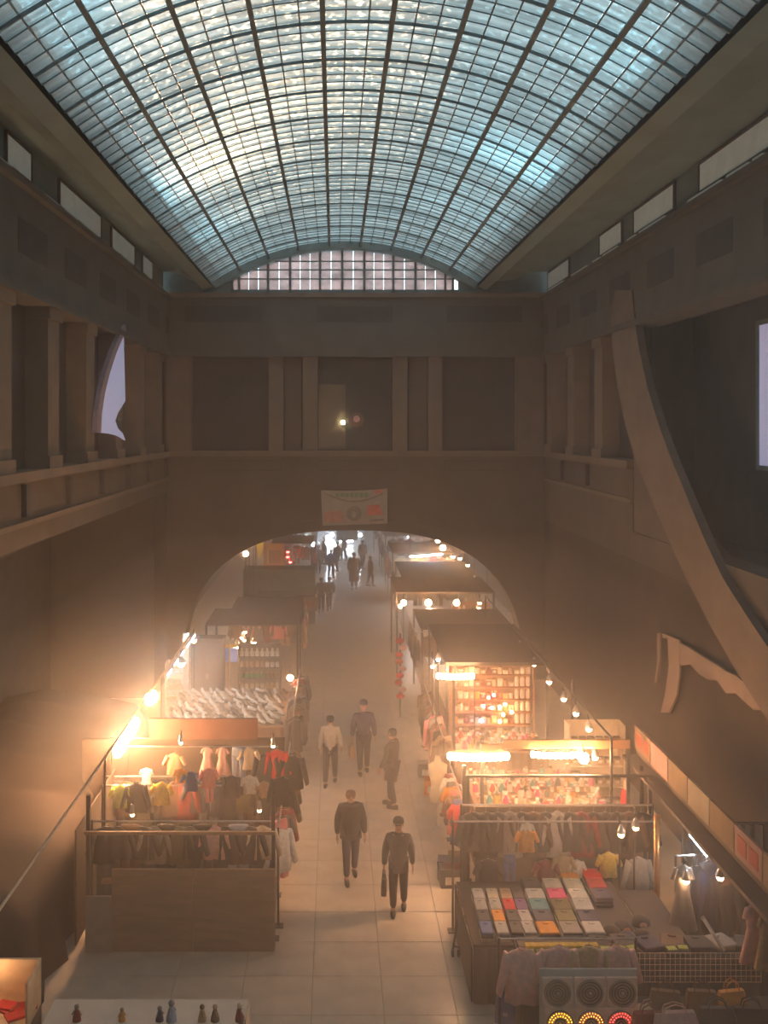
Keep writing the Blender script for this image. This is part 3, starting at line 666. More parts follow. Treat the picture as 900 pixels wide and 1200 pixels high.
# ---- banner on the far wall above the archway
YB = YF-.12
bn = thing('banner', 'white printed banner hung above the archway on the far wall', 'banner', (X_(415, YB), YB, Z_(594, YB)))
def bz(px, py): return (X_(px, YB), Z_(py, YB))
m = MB(); n = 12
top = [(X_(376+78*i/n, YB), Z_(574.5-2*i/n+1.5*math.sin(PI*i/n), YB)) for i in range(n+1)]; bot = [(X_(378+76*i/n, YB), Z_(616-2.5*i/n, YB)) for i in range(n+1)]
m.strip(bot, top, 1, YB-.02, YB); m.build('banner_cloth', mat('banner_cloth', (.36, .32, .27), .9, .1, 4), bn)
def bpatch(nm, pts, mt): MB().prism([bz(*p) for p in pts], 1, YB-.026, YB-.0205).build(nm, mt, bn)
GR, RD, GY = mat('banner_green', (.12, .26, .12)), mat('banner_red', (.62, .16, .12)), mat('banner_grey', (.16, .15, .13))
m = MB(); m.strip([bz(381+68*i/14, 579+9.5*math.sin(PI*i/14)) for i in range(15)], [bz(381+68*i/14, 577.6+9.2*math.sin(PI*i/14)) for i in range(15)], 1, YB-.026, YB-.0205); m.build('garland_line', GY, bn)
for i in range(7): bpatch('green_lettering', [(393+5.6*i, 577.6), (397.4+5.6*i, 577.2), (397.6+5.6*i, 582.2), (393.4+5.6*i, 582.6)], GR)
bpatch('red_corner', [(438, 574), (448, 573.6), (449, 577), (440, 579)], RD)
bpatch('red_block', [(380, 599.5), (401, 599), (403, 611), (381, 612)], mat('banner_faded_red', (.50, .22, .17)))
bpatch('red_block', [(430, 592.5), (444, 591), (449, 603), (431, 604)], RD)
bpatch('grey_strip', [(433, 609), (450, 607.5), (450, 610), (433, 611)], GY)
m = MB(); cx, cz = bz(415, 602)
m.rings([[(cx+.27*math.cos(t), YB-.027+.006*q, cz+.27*math.sin(t)) for t in [2*PI*i/20 for i in range(20)]] for q in (0, 1)]); m.build('round_emblem', mat('banner_emblem', (.22, .19, .15)), bn)
m = MB(); m.rings([[(cx+.08*math.cos(t), YB-.034+.006*q, cz-.03+.13*math.sin(t)) for t in [2*PI*i/12 for i in range(12)]] for q in (0, 1)]); m.build('emblem_figure', mat('banner_cloth_dark', (.36, .32, .26)), bn)
# wall lamp and round plaque in the middle blind window of the far wall
wl_ = thing('wall_lamp', 'small bright lamp in the middle blind window of the far wall', 'lamp', (X_(402, YF), YF+.25, Z_(495, YF)))
MB().ball(wl_.location, .07, n=10).build('bulb', emitter('wall_lamp_glow', (1, .85, .45), 45), wl_, smooth=True)
MB().box(X_(402, YF)-.05, X_(402, YF)+.05, YF+.26, YF+.31, wl_.location.z-.15, wl_.location.z+.12).build('bracket', BLACK, wl_)
pq = thing('round_plaque', 'round pinkish plaque beside the lamp on the far wall', 'plaque', (X_(418, YF), YF+.2, Z_(492, YF)))
c0 = pq.location
MB().cyl((c0.x, YF+.2, c0.z), (c0.x, YF+.3, c0.z), .26, n=20).build('plaque_disc', mat('dusky_pink', (.20, .10, .09)), pq)
MB().cyl((c0.x, YF+.17, c0.z+.03), (c0.x, YF+.2, c0.z+.03), .12, n=14).build('plaque_centre', C('pale pink'), pq)
MB().box(X_(373, YF), X_(405, YF), YF+.27, YF+.295, 8.1, 10.4).build('lit_patch', STONE2, wf)  # lamplight on this part of the infill, built as a paler panel

# ---- RIGHT: draped pale valance on the wall and the long sign fascia
XV = XR-.12
def onv(px, py): Y = XV*F/(px-VX); return (Y, Z_(py, Y))
m = MB(); us = [i/22 for i in range(23)]
upx = [778+235*u for u in us]; up = [(p, 741+(p-778)*.60+2*math.sin(p*.31)) for p in upx]; dn = [(p, 772+(p-790)*.62+4.5*math.sin(p*.23)+3*math.sin(p*.61)) if p > 796 else (p, 748) for p in upx]
vr = thing('valance', 'ragged pale cloth valance draped high along the right wall', 'cloth', (XV, 20.5, 4.1))
m.strip([onv(*p) for p in dn], [onv(*p) for p in up], 0, XV-.03, XV+.02); m.build('drape', mat('pale_drape', (.30, .23, .18), .9, .15, 3), vr)
m = MB(); m.strip([onv(*p) for p in ((784, 745), (786, 780), (781, 815), (776, 835))], [onv(*p) for p in ((798, 750), (798, 790), (795, 815), (786, 835))], 0, XV-.04, XV); m.build('hanging_tail', mat('pale_drape', (1, 1, 1)), vr)
m = MB(); m.strip([onv(*p) for p in ((772, 742), (772, 775), (769, 800))], [onv(*p) for p in ((775, 742), (775, 775), (771, 800))], 0, XV-.04, XV); m.build('hanging_cord', mat('pale_drape', (1, 1, 1)), vr)
XS = 5.9
fa = thing('sign_fascia', 'long sign board of pale and red panels over the right stalls', 'sign', (XS, 17, 2.8))
MB().box(XS+.03, XS+.10, 13.0, 20.1, 2.42, 2.95).build('backing_board', mat('dark_board', (.09, .07, .06)), fa)
pc = ['tan', 'pale pink', 'tan', 'cream', 'tan', 'pale pink', 'tan']
for k in range(7):
    y1 = 20.05-k*1.0; b = MB().box(XS-.02, XS+.028, y1-.96, y1, 2.62, 3.06).build('sign_panel', mat('sign_'+pc[k].replace(' ', '_'), [c*.45 for c in CLR[pc[k]]], .8, .25, 2.5), fa)
    for q in range(2 if k in (0, 5) else 0): MB().box(XS-.03, XS-.021, y1-.85+q*.42, y1-.55+q*.42, 2.72, 2.96).build('red_lettering', mat('sign_red', (.42, .08, .05)), b)
for y in (13.4, 16.6, 19.9): MB().box(XS+.11, XS+.17, y-.03, y+.03, .021, 2.6).build('post', BLACK, fa)
MB().box(XS-.28, XS+.02, 13.2, 20.0, 2.44, 2.5).build('awning_sheet', mat('dark_awning', (.10, .08, .07)), fa)
# lamp line above the right stalls
lr = thing('lamp_rail', 'thin overhead rail carrying lamps along the right stalls', 'rail', (5.0, 24, 0))
MB().cyl((5.0, 18.5, 3.28), (5.0, 34, 3.28), .02, n=6).build('rail_bar', BLACK, lr)
for y in (18.5, 26, 33.9): MB().cyl((5.0, y, .021), (5.0, y, 3.28), .025, n=6).build('post', BLACK, lr)
for i, (px, py, es) in enumerate(((611, 757, 30), (630, 777, 45), (648, 798, 25), (672, 818, 25), (690, 835, 30), (709, 853, 16))):
    Y = Y_(py, 2.98); spot('%s clip lamp on the overhead rail from the sign board end' % ['sixth', 'fifth', 'fourth', 'third', 'second', 'first'][i], (5.0, Y, 3.0), es, .06)
for i, (px, py) in enumerate(((567, 683), (574, 692))):
    pass
tube_light('slanting warm tube light high inside the archway at right', (X_(556, 41.5), 41.5, Z_(676, 41.5)), (X_(571, 38), 38, Z_(694, 38)), 30, col=(1, .75, .45))
# ---- LEFT: rail of lights
lL = thing('lamp_rail', 'long overhead rail of lights above the left stalls', 'rail', (-4.15, 22, 0))
MB().cyl((-4.15, 12.5, 2.92), (-4.15, 30.4, 2.92), .022, n=6).build('rail_bar', CREAM, lL)
for y in (12.6, 18.5, 24.5, 30.2): MB().cyl((-4.15, y, .021), (-4.15, y, 2.92), .025, n=6).build('post', BLACK, lL)
for k in range(5):
    y = 25.0+k*1.08; tube_light('%s fluorescent tube from the bulbs in the left overhead row' % ['first', 'second', 'third', 'fourth', 'fifth'][k], (-4.12, y, 2.8), (-4.12, y+.68, 2.8), 60, r=.04)
festoon('blazing cluster of bare bulbs on the left overhead rail', ((-4.10, 19.3, 2.86), (-4.15, 20.3, 2.86)), 5, 150, .10)
festoon('shorter blazing bulb string behind the left cluster', ((-4.12, 20.5, 2.86), (-4.15, 21.4, 2.86)), 4, 130, .10)
festoon('two blazing bulbs farther along the left overhead rail', ((-4.20, 23.0, 2.86), (-4.12, 23.5, 2.86)), 2, 170, .115)
spot('warm globe lamp beside the left fluorescent tubes', (X_(212, 27.2), 27.2, 2.66), 40, .11)
spot('small reflector lamp at the far end of the left tubes', (X_(227, 29.8), 29.8, 2.72), 30, .08)

# ---- LEFT STALL A: plywood back panel, rail of dark clothes, children's clothes
st = canopy('front left clothes stall frame with plywood back panel', X_(100, 17.4), -1.0, 17.4, 20.7, 2.62, None)
for a, b in ((132, 226), (227, 322)): MB().box(X_(a, 17.3), X_(b, 17.3), 17.24, 17.3, .06, 1.44).build('plywood_sheet', PLY, st)
MB().box(X_(100, 17.2), X_(130, 17.2), 17.2, 17.26, .06, 1.0).build('side_sheet', mat('grey_board', (.34, .28, .23)), st)
MB().box(X_(175, 20.6), X_(302, 20.6), 20.56, 20.64, 2.62, 3.03).build('front_beam', mat('red_brown_board', (.22, .10, .07), .7, .2, 4), st)
MB().box(X_(100, 17.4), -1.0, 17.30, 17.36, 2.0, 2.05).build('cross_bar', WOOD, st)
MB().box(X_(100, 20.7), -1.0, 20.64, 20.70, 2.58, 2.62).build('cross_bar', BLACK, st)
MB().box(X_(120, 18.1), -1.05, 18.0, 18.6, .86, .9).build('counter_top', WOOD, st)
cols = ['black', 'charcoal', 'brown', 'charcoal', 'grey', 'black', 'olive', 'charcoal', 'black', 'pale pink', 'black', 'pale blue', 'charcoal', 'cream']
rail('steel rail behind the plywood panel of the left stall', 'rail', (X_(108, 17.75), 17.75), (-1.05, 17.75), 2.06)
fill_rail("the rail behind the plywood panel", (-1.15, 17.75), (X_(118, 17.75), 17.75), 2.06, ['jacket', 'jacket', 'trousers'], cols[::-1], 'clothes on the rail behind the plywood panel', n=14, sc=(1, 1, .8))
rail('back rail of the front left clothes stall', 'rail', (X_(130, 20.3), 20.3), (-1.1, 20.3), 2.56)
for px, py, kd, c, sc, l in ((172, 897, 'dress', 'white', .62, 'long white child dress hanging far left under the beam'), (243, 873, 'dress', 'pale pink', .55, 'pale pink frock hanging under the left end of the beam'), (261, 873, 'dress', 'pale pink', .6, 'second pale pink frock, right of the first under the beam'),
                            (280, 873, 'trousers', 'pale blue', .75, 'pale blue child trousers hanging right of the pink frocks'), (292, 872, 'shirt', 'cream', .7, 'cream child shirt hanging right of the pale blue trousers'), (325, 874, 'jacket', 'bright red', .8, 'bright red jacket lit by a lamp at the aisle end'), (312, 878, 'jacket', 'charcoal', .9, 'charcoal jacket hanging beside the bright red jacket'),
                            (205, 878, 'shirt', 'tan', .7, 'tan child shirt hanging left of the frocks'), (342, 880, 'jacket', 'black', .95, 'black jacket at the aisle corner past the red jacket')):
    Y = 20.3; hang(kd, c, (X_(px, Y), Y-.04, Z_(py, Y)), l, None, sc=sc)
rail('middle rail of the front left clothes stall', 'rail', (X_(120, 19.4), 19.4), (-1.1, 19.4), 2.1)
for px, py, kd, c, sc, l in ((245, 896, 'shirt', 'pink', .62, 'pink child top of the two-piece set in the left stall'), (246, 913, 'trousers', 'pink', .42, 'pink child trousers hanging below the pink top'), (190, 912, 'shirt', 'yellow', .7, 'yellow shirt glowing under the lamps in the left stall'), (212, 897, 'shirt', 'orange', .45, 'small orange lit garment left of the pink set'),
                            (224, 900, 'shirt', 'blue', .6, 'dark blue child shirt directly left of the pink set'), (293, 905, 'shirt', 'white', .55, 'white child shirt right of the pink set'), (272, 905, 'jacket', 'charcoal', .6, 'small charcoal jacket right of the pink set'), (142, 915, 'shirt', 'lime', .7, 'lime green shirt at the far left of the stall'),
                            (310, 912, 'shirt', 'tan', .5, 'small tan shirt near the aisle post of the left stall'), (330, 905, 'jacket', 'black', .8, 'black jacket on the middle rail at the aisle post'), (160, 912, 'jacket', 'charcoal', .8, 'charcoal jacket between the lime shirt and the yellow shirt')):
    Y = 19.4; hang(kd, c, (X_(px, Y), Y-.05, Z_(py, Y)), l, None, sc=sc)
for px, py, l in ((212, 868, 'tiny bulb hanging under the left end of the beam'), (320, 872, 'small bulb over the bright red jacket'), (155, 952, 'small bulb at the left end of the plywood stall rail'), (304, 947, 'small bulb over the plywood stall rail near the aisle')):
    Y = 19.2 if py < 900 else 17.6; spot(l, (X_(px, Y), Y, Z_(py, Y)), 22, .035, hang_z=.2)
tb = table('goods_table', 'dark counter inside the front left clothes stall', X_(125, 18.9), -1.1, 18.2, 19.0, 1.3, WOOD, C('charcoal'))
gx = ['white', 'pink', 'tan', 'cream', 'charcoal', 'white', 'dark red', 'blue', 'orange', 'pale grey', 'teal', 'cream']
for i in range(12):
    c = gx[i]; shirt_fold(c, (-1.4-i*.24, 18.5, 1.30), '%s folded garment on the inner counter, %s from the aisle' % (c, 'first' if i == 0 else ORD[i]), 'folded garments on the inner counter', sc=(.7, .7, 1))
MB().box(X_(96, 20.7), -1.05, 20.72, 20.78, .03, 2.56).build('added_back_sheet', mat('dark_backdrop', (.09, .065, .05), .9, .3, 2), st)  # dark sheet added to hide the lit floor behind the clothes
MB().box(X_(96, 18), X_(96, 18)+.03, 17.5, 20.7, .03, 2.0).build('added_side_sheet', mat('dark_backdrop', (1, 1, 1)), st)
fill_rail('the rear rail under the brown beam', (-1.25, 20.5), (X_(128, 20.5), 20.5), 1.9, ['jacket', 'trousers', 'shirt', 'jacket'], ['charcoal', 'brown', 'olive', 'black', 'navy', 'grey', 'charcoal', 'dark red', 'brown', 'black', 'charcoal', 'olive', 'brown', 'charcoal'], 'dark clothes under the brown beam', n=14)
rail('low rear rail under the brown beam', 'rail', (-1.2, 20.5), (X_(122, 20.5), 20.5), 1.9)
# tarpaulin mound added left of the lamps, hides the lit floor and wall
tp = thing('added_dark_mound', 'long dark tarpaulin mound added over the lit floor by the lamp rail', 'added mound', (-6.2, 20, T))
m = MB(); rr = []
for k in range(19):
    y = 15.2+k*.62; q = 1+.05*math.sin(k*2.1); rr.append([(-8.6, y, .02), (-8.5, y, 1.9*q), (-7.4, y, 2.15*q), (-6.2, y, 2.0*q-.08*(k % 3)), (-5.1, y, 1.75*q), (-4.7+.06*math.sin(k*1.7), y, 1.2), (-4.55+.12*math.sin(k*2.6), y, .021)])
m.rings(rr); m.build('added_tarpaulin', mat('added_brown_tarp_dark', (.05, .034, .026), .85, .35, 1.2, bump=.5), tp, smooth=True)
# aisle edge of the left stalls
rail('aisle-side rail of dark clothes along the left stalls', 'rail', (-1.0, 18.2), (-1.0, 23.2), 1.75)
fill_rail('the left aisle rail', (-1.0, 18.3), (-1.0, 23.1), 1.75, ['jacket', 'trousers', 'shirt'], ['white', 'pink', 'charcoal', 'dark red', 'brown', 'black', 'olive', 'charcoal', 'brown', 'charcoal', 'black', 'grey', 'charcoal', 'black', 'brown'], 'clothes on the left aisle rail', rz=PI/2-.7, n=15, start='from the plywood end', sc=1.12)
rail('second aisle rail of dark clothes by the shoe table', 'rail', (-1.0, 24.6), (-1.0, 29.6), 1.9)
fill_rail('the aisle rail by the shoe table', (-1.0, 24.7), (-1.0, 29.5), 1.9, ['jacket', 'jacket', 'trousers'], ['charcoal', 'black', 'brown', 'charcoal', 'olive', 'black', 'charcoal', 'grey', 'brown', 'black', 'charcoal', 'dark red', 'black', 'charcoal'], 'clothes on the aisle rail by the shoe table', rz=PI/2-.7, n=14, start='from the near end', sc=1.15)
spot('bright clip lamp above the aisle end of the shoe table', (X_(340, 28.5), 28.5, 1.95), 60, .09)
# shoe table
table('shoe_table', 'long table crowded with silvery shoes behind the brown beam', X_(200, 27.5), -1.25, 26.4, 29.9, 1.18, WOOD, C('brown'))
SILV = mat('silvery_leather', (.62, .60, .56), .32, .2, 8, metal=.35)
SHG = 'silvery shoes on the shoe table'
for j in range(9):
    y = 26.65+j*.38
    for i in range(13):
        x = -1.45-i*.235-(j % 2)*.1
        if x < X_(196, y): continue
        if random.random() < .62: put(('shoe',), g_shoe(SILV), 'shoe', 'silvery shoe standing in the rows on the long shoe table', 'shoe', (x+random.uniform(-.03, .03), y+random.uniform(-.05, .05), 1.192), .7+random.uniform(-.5, .5), SHG, (1.1, 1.05, 1.25))
        else: put(('shoe2',), g_shoe(mat('dark_leather', (.10, .065, .045), .4)), 'shoe', 'dark brown shoe among the silvery ones on the long shoe table', 'shoe', (x, y, 1.192), .6+random.uniform(-.4, .4), 'dark brown shoes on the shoe table', 1.05)
# rack of pale stock left of the post
shelving('low rack of pale goods under the left fluorescent tubes', X_(196, 30.6), X_(218, 30.6), 30.3, 30.8, .6, 1.9, 4, CREAM)
for k in range(4):
    for i in range(3):
        put(('gb', 'cream'), g_box('cream', 'white', .18, .16, .12), 'goods_box', 'cream carton on the low rack under the left tubes', 'box', (X_(196, 30.6)+.12+i*.2, 30.5, .605+k*.325), 0, 'cream cartons on the low rack')
cb = thing('tall_cabinet', 'tall dark cabinet standing behind the shoe table', 'cabinet', ((X_(224, 31)+X_(262, 31))/2, 31.2, T))
MB().box(X_(224, 31), X_(262, 31), 30.95, 31.5, .06, Z_(750, 31)).build('carcass', mat('dark_cabinet', (.09, .07, .06), .5), cb)
for a, b in ((225, 242.6), (243.2, 261)): 
    d = MB().box(X_(a, 31), X_(b, 31), 30.91, 30.948, .1, Z_(753, 31)).build('door', mat('dark_cabinet_door', (.12, .09, .075), .5), cb)
    MB().box(X_(242 if a < 230 else 244, 31)-.01, X_(242 if a < 230 else 244, 31)+.01, 30.89, 30.909, 1.3, 1.45).build('handle', STEEL, d)
MB().box(X_(224, 31)-.02, X_(262, 31)+.02, 30.9, 31.52, Z_(750, 31), Z_(750, 31)+.05).build('cornice', mat('dark_cabinet', (1, 1, 1)), cb)
ps = thing('pale_post', 'pale square post in front of the tall dark cabinet', 'post', (X_(217, 29.9), 29.95, T))
MB().box(X_(214, 29.9), X_(221, 29.9), 29.95, 30.1, .021, 2.85).build('shaft', mat('pale_post', (.50, .42, .33)), ps)
MB().box(X_(213, 29.9), X_(222, 29.9), 29.92, 30.13, .021, .15).build('plinth', mat('pale_post', (1, 1, 1)), ps)
pl = thing('poster_pole', 'thin pale pole between the two blue posters', 'pole', (X_(269, 31.5), 31.53, T))
MB().cyl((X_(269, 31.5), 31.53, .021), (X_(269, 31.5), 31.53, 2.3), .03, n=8).build('shaft', mat('pale_post', (1, 1, 1)), pl)
# stall with blue posters and white goods
canopy('left middle stall frame with blue posters', -4.0, -1.1, 31.6, 34.4, 2.75, mat('brown_tarp', (.13, .09, .07)), th=.04)
PB = mat('poster_blue', (.25, .36, .72), .6, .1, 5, emit=(.35, .48, .95), es=.25)
for a, b, l in ((262, 268, 'blue lit poster left of the pole'), (270, 278, 'blue lit poster right of the pole')):
    p = thing('poster', l, 'poster', (X_((a+b)/2, 31.5), 31.55, Z_(766, 31.5)))
    MB().box(X_(a, 31.5), X_(b, 31.5), 31.52, 31.55, Z_(776, 31.5), Z_(760, 31.5)).build('blue_sheet', PB, p)
    MB().box(X_(a, 31.5), X_(b, 31.5), 31.515, 31.555, Z_(759, 31.5), Z_(755, 31.5)).build('yellow_strip', C('yellow'), p)
shelving('display shelves of white goods in the left middle stall', X_(280, 32), X_(328, 32), 31.9, 32.4, .35, 2.05, 5, mat('greyish_shelf', (.22, .19, .16)))
for k in range(5):
    n = 8
    for i in range(n):
        x = X_(283, 32)+(X_(325, 32)-X_(283, 32))*i/(n-1); c = ['white', 'cream', 'green', 'tan', 'brown'][k if i < 5 else (k+2) % 5]
        if k == 4: c = 'white'
        if k == 4: put(('doll', 'white'), g_doll('white', 'cream'), 'figurine', 'white figurine on the top shelf of the left middle stall', 'figurine', (x, 32.1, .352+k*.34), 0, 'white figurines on the top shelf', 1.15)
        else: put(('jar', c), g_jar(C(c), C('tan')), 'jar', '%s jar on the shelves of the left middle stall' % c, 'jar', (x, 32.1, .352+k*.34), 0, '%s jars in the left middle stall' % c, 1.3)
for i, (px, py, r_) in enumerate(((287, 739, .06), (283, 746, .05), (286, 749, .05), (297, 752, .08), (279, 757, .07), (275, 757, .05))):
    Y = 33.0 if i != 5 else 33.1; spot('%s of the warm lamps clustered over the left middle stall' % ['topmost', 'second highest', 'third highest', 'rightmost', 'lowest', 'leftmost'][i], (X_(px, Y), Y+.02*i, Z_(py, Y)), 35, r_, hang_z=.3)
# next left stalls to the archway and beyond
def clothes_stall(lbl, x0, x1, y0, y1, z, roofc, colors, side, n, kinds=('jacket', 'trousers', 'shirt'), roof=True, grp=None):
    st_ = canopy(lbl+', posts and roof', x0, x1, y0, y1, z, mat('roof_'+roofc, {'brown': (.12, .085, .065), 'grey': (.26, .22, .18), 'dark': (.06, .05, .05), 'tan': (.30, .22, .15)}[roofc]) if roof else None, th=.05)
    fill_rail('front of '+lbl, (x0+.2, y0-.12), (x1-.2, y0-.12), z-.05, kinds, colors, 'front garments of the '+lbl, n=n, start='from the left', z_hang=.0)
    xa = x1+.1 if side < 0 else x0-.1
    MB().cyl((x0, y0-.12, z-.04), (x1, y0-.12, z-.04), .016, n=6).build('hanging_bar', STEEL, st_); MB().cyl((xa, y0, z-.29), (xa, y1, z-.29), .016, n=6).build('hanging_bar', STEEL, st_)
    fill_rail('aisle side of '+lbl, (xa, y0+.15), (xa, y1-.1), z-.3, kinds, colors[::-1], 'aisle garments of the '+lbl, rz=PI/2, n=min(9, max(4, int((y1-y0)/.42))), start='from near end', z_hang=0)
clothes_stall('pink stall left of archway', -3.6, -1.15, 35.0, 38.2, 2.5, 'brown', ['brown', 'charcoal', 'pale pink', 'grey', 'dark red', 'brown', 'pink', 'tan'], -1, 9)
gm, gm2 = mat('board_greygreen', (.22, .20, .15), .8, .3, 3), mat('board_batten', (.13, .11, .09))
for nm_, xa_, xb_, y_, za_, zb_, lb_ in (('g1', X_(300, 42), X_(349, 42), 42.0, Z_(716, 42), Z_(699, 42), 'low grey boarded left stall just inside the archway'), ('g2', X_(285, 46), X_(369, 46), 46.0, Z_(696, 46), Z_(668, 46), 'large grey-green boarded left stall inside the archway')):
    gs = canopy(lb_, xa_, xb_, y_, y_+1.3, zb_, gm, th=.03)
    n = int((xb_-xa_)/.32)
    for i in range(n):
        for j in range(2): MB().box(xa_+(xb_-xa_)*i/n+.01, xa_+(xb_-xa_)*(i+1)/n-.01, y_-.05, y_-.01-.01*((i+j) % 2), za_+(zb_-za_)*j/2+.01, za_+(zb_-za_)*(j+1)/2-.01).build('board_panel', gm, gs)
    MB().box(xa_, xb_, y_-.008, y_-.002, za_, zb_).build('backing', gm2, gs)
    MB().box(xa_, xb_, y_, y_+.04, .03, za_-.02).build('dark_sheet', mat('dark_backdrop', (1, 1, 1)), gs)
sg = thing('pinkish_sign', 'pinkish sign board hung at the aisle corner inside the archway', 'sign', (X_(361, 43), 43, Z_(708, 43)))
MB().box(X_(350, 43), X_(372, 43), 42.98, 43.02, Z_(716, 43), Z_(700, 43)).build('board', mat('faded_pink_board', (.38, .25, .22)), sg)
MB().cyl((X_(352, 43), 43.0, .021), (X_(352, 43), 43.0, Z_(716, 43)), .025, n=6).build('post', BLACK, sg)
for i in range(3): MB().box(X_(353+i*6, 43), X_(357+i*6, 43), 42.965, 42.979, Z_(711, 43), Z_(704, 43)).build('red_lettering', mat('sign_red', (1, 1, 1)), sg)
kk = thing('kiosk', 'orange kiosk with lit counter beyond the grey grid roof', 'kiosk', (X_(322, 53), 53, T))
OR = mat('orange_paint', (.62, .34, .08), .6)
MB().box(X_(309, 53), X_(333, 53), 53.0, 53.1, Z_(645, 53), Z_(637, 53)).build('header', OR, kk)
MB().box(X_(309, 53), X_(314, 53), 53.0, 53.1, .04, Z_(645, 53)).build('side_panel', OR, kk); MB().box(X_(329, 53), X_(333, 53), 53.0, 53.1, .04, Z_(645, 53)).build('side_panel', OR, kk)
MB().box(X_(314, 53), X_(329, 53), 53.5, 53.6, .04, Z_(645, 53)).build('back_panel', mat('olive_panel', (.2, .2, .06)), kk); MB().box(X_(314, 53), X_(329, 53), 53.0, 53.5, .04, Z_(662, 53)).build('counter', OR, kk)
fg = thing('yellow_flag', 'bright yellow pennant hanging left of the orange kiosk', 'flag', (X_(304, 52.5), 52.5, Z_(636, 52.5)))
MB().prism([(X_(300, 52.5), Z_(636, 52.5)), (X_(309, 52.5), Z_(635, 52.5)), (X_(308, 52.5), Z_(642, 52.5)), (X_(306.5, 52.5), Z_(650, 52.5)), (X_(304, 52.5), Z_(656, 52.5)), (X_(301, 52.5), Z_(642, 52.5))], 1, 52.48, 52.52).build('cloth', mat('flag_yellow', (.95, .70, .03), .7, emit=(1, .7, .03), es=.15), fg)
MB().cyl((X_(300, 52.5), 52.5, .021), (X_(300, 52.5), 52.5, Z_(634, 52.5)), .03, n=6).build('flag_pole', BLACK, fg)
for i, (px, py) in enumerate(((311, 665), (321, 666))): spot('small orange lamp at the %s end of the kiosk counter' % ('left', 'right')[i], (X_(px, 52.8), 52.8, Z_(py, 52.8)), 30, .06, col=(1, .45, .12))
REDL = (1, .05, .04)
for i, (px, py) in enumerate(((337, 646), (337, 652), (340, 658))): spot('%s red lamp at the right edge of the orange kiosk' % ('top', 'middle', 'bottom')[i], (X_(px, 53), 53.2, Z_(py, 53)), 25, .08, col=REDL)
spot('lone bright lamp far left inside the archway', (X_(288, 50), 50, Z_(648, 50)), 110, .13)
spot('warm lamp at the corner of the grey grid roof', (X_(297, 45.5), 45.5, Z_(715, 45.5)), 35, .08)
tube_light('short greenish tube light left inside the archway', (X_(288, 43), 43, Z_(722, 43)), (X_(292, 45), 45, Z_(712, 45)), 18, col=(.7, 1, .85))
clothes_stall('left stall past kiosk', -3.4, -1.2, 55, 59, 2.6, 'dark', ['grey', 'dark red', 'charcoal', 'white', 'brown', 'pink'], -1, 7)
clothes_stall('last left stall', -3.4, -1.3, 61, 66, 2.8, 'grey', ['pale grey', 'charcoal', 'blue', 'white', 'black'], -1, 6)
clothes_stall('dim left stall at hall end', -3.4, -1.3, 69, 76, 2.8, 'dark', ['charcoal', 'grey', 'black'], -1, 5)

# ---- the far end: bright doorway and its lamps
fd = thing('door_1', None, None); fd['kind'] = 'structure'; fd.location = (.8, 92, 0)
m = MB(); m.box(-8, -1.6, 91.9, 92.3, 0, 7.4); m.box(2.6, 9, 91.9, 92.3, 0, 7.4); m.box(-1.6, 2.6, 91.9, 92.3, 3.2, 7.4)
struct(m.build('wall_back_far', PLAST))
DG = mat('bright_door_glass', (.7, .8, .9), .3, .05, emit=(.75, .88, 1), es=5)
for k in range(4):
    x = -1.6+k*1.05; f = MB()
    for q in ((x, x+.08, .02, 3.18), (x+.97, x+1.05, .02, 3.18), (x+.08, x+.97, .02, .15), (x+.08, x+.97, 3.05, 3.18)): f.box(q[0], q[1], 91.96, 92.04, q[2], q[3])
    f = f.build('door_leaf', IRON, fd); MB().box(x+.08, x+.97, 91.99, 92.01, .15, 3.05).build('glass', DG, f)
for i, (px, py, Y, es, r_) in enumerate(((367, 637, 60, 90, .12), (384, 629, 70, 120, .14), (389, 626, 74, 120, .15), (381, 636, 66, 110, .14), (392, 637, 72, 100, .16), (386, 632, 78, 120, .16), (422, 626, 70, 70, .13), (477, 626, 70, 40, .1))):
    spot('%s cold white lamp in the glare before the far doorway' % ['leftmost low', 'upper left', 'topmost', 'lower left', 'lower right', 'central', 'lone right-hand', 'farthest right'][i], (X_(px, Y), Y, Z_(py, Y)), es, r_, col=COOL, hang_z=.5)
tube_light('cold tube light lying across the glare before the doorway', (X_(398, 76), 76, Z_(634, 76)), (X_(414, 76), 76, Z_(634, 76)), 60, double=True, r=.08)
tube_light('slanted cold tube light right of the doorway glare', (X_(474, 60), 60, Z_(623, 60)), (X_(480, 57), 57, Z_(630, 57)), 60, r=.05)
sgn = thing('hanging_sign', 'dark green sign hanging in front of the far doorway', 'sign', (X_(407, 68), 68, Z_(627, 68)))
MB().box(X_(394, 68), X_(419, 68), 67.97, 68.03, Z_(633, 68), Z_(621, 68)).build('board', mat('dark_green_board', (.07, .10, .07)), sgn)
for a in (396, 417): MB().cyl((X_(a, 68), 68, Z_(621, 68)), (X_(a, 68), 68, 7.4), .015, n=5).build('hanging_rod', BLACK, sgn)

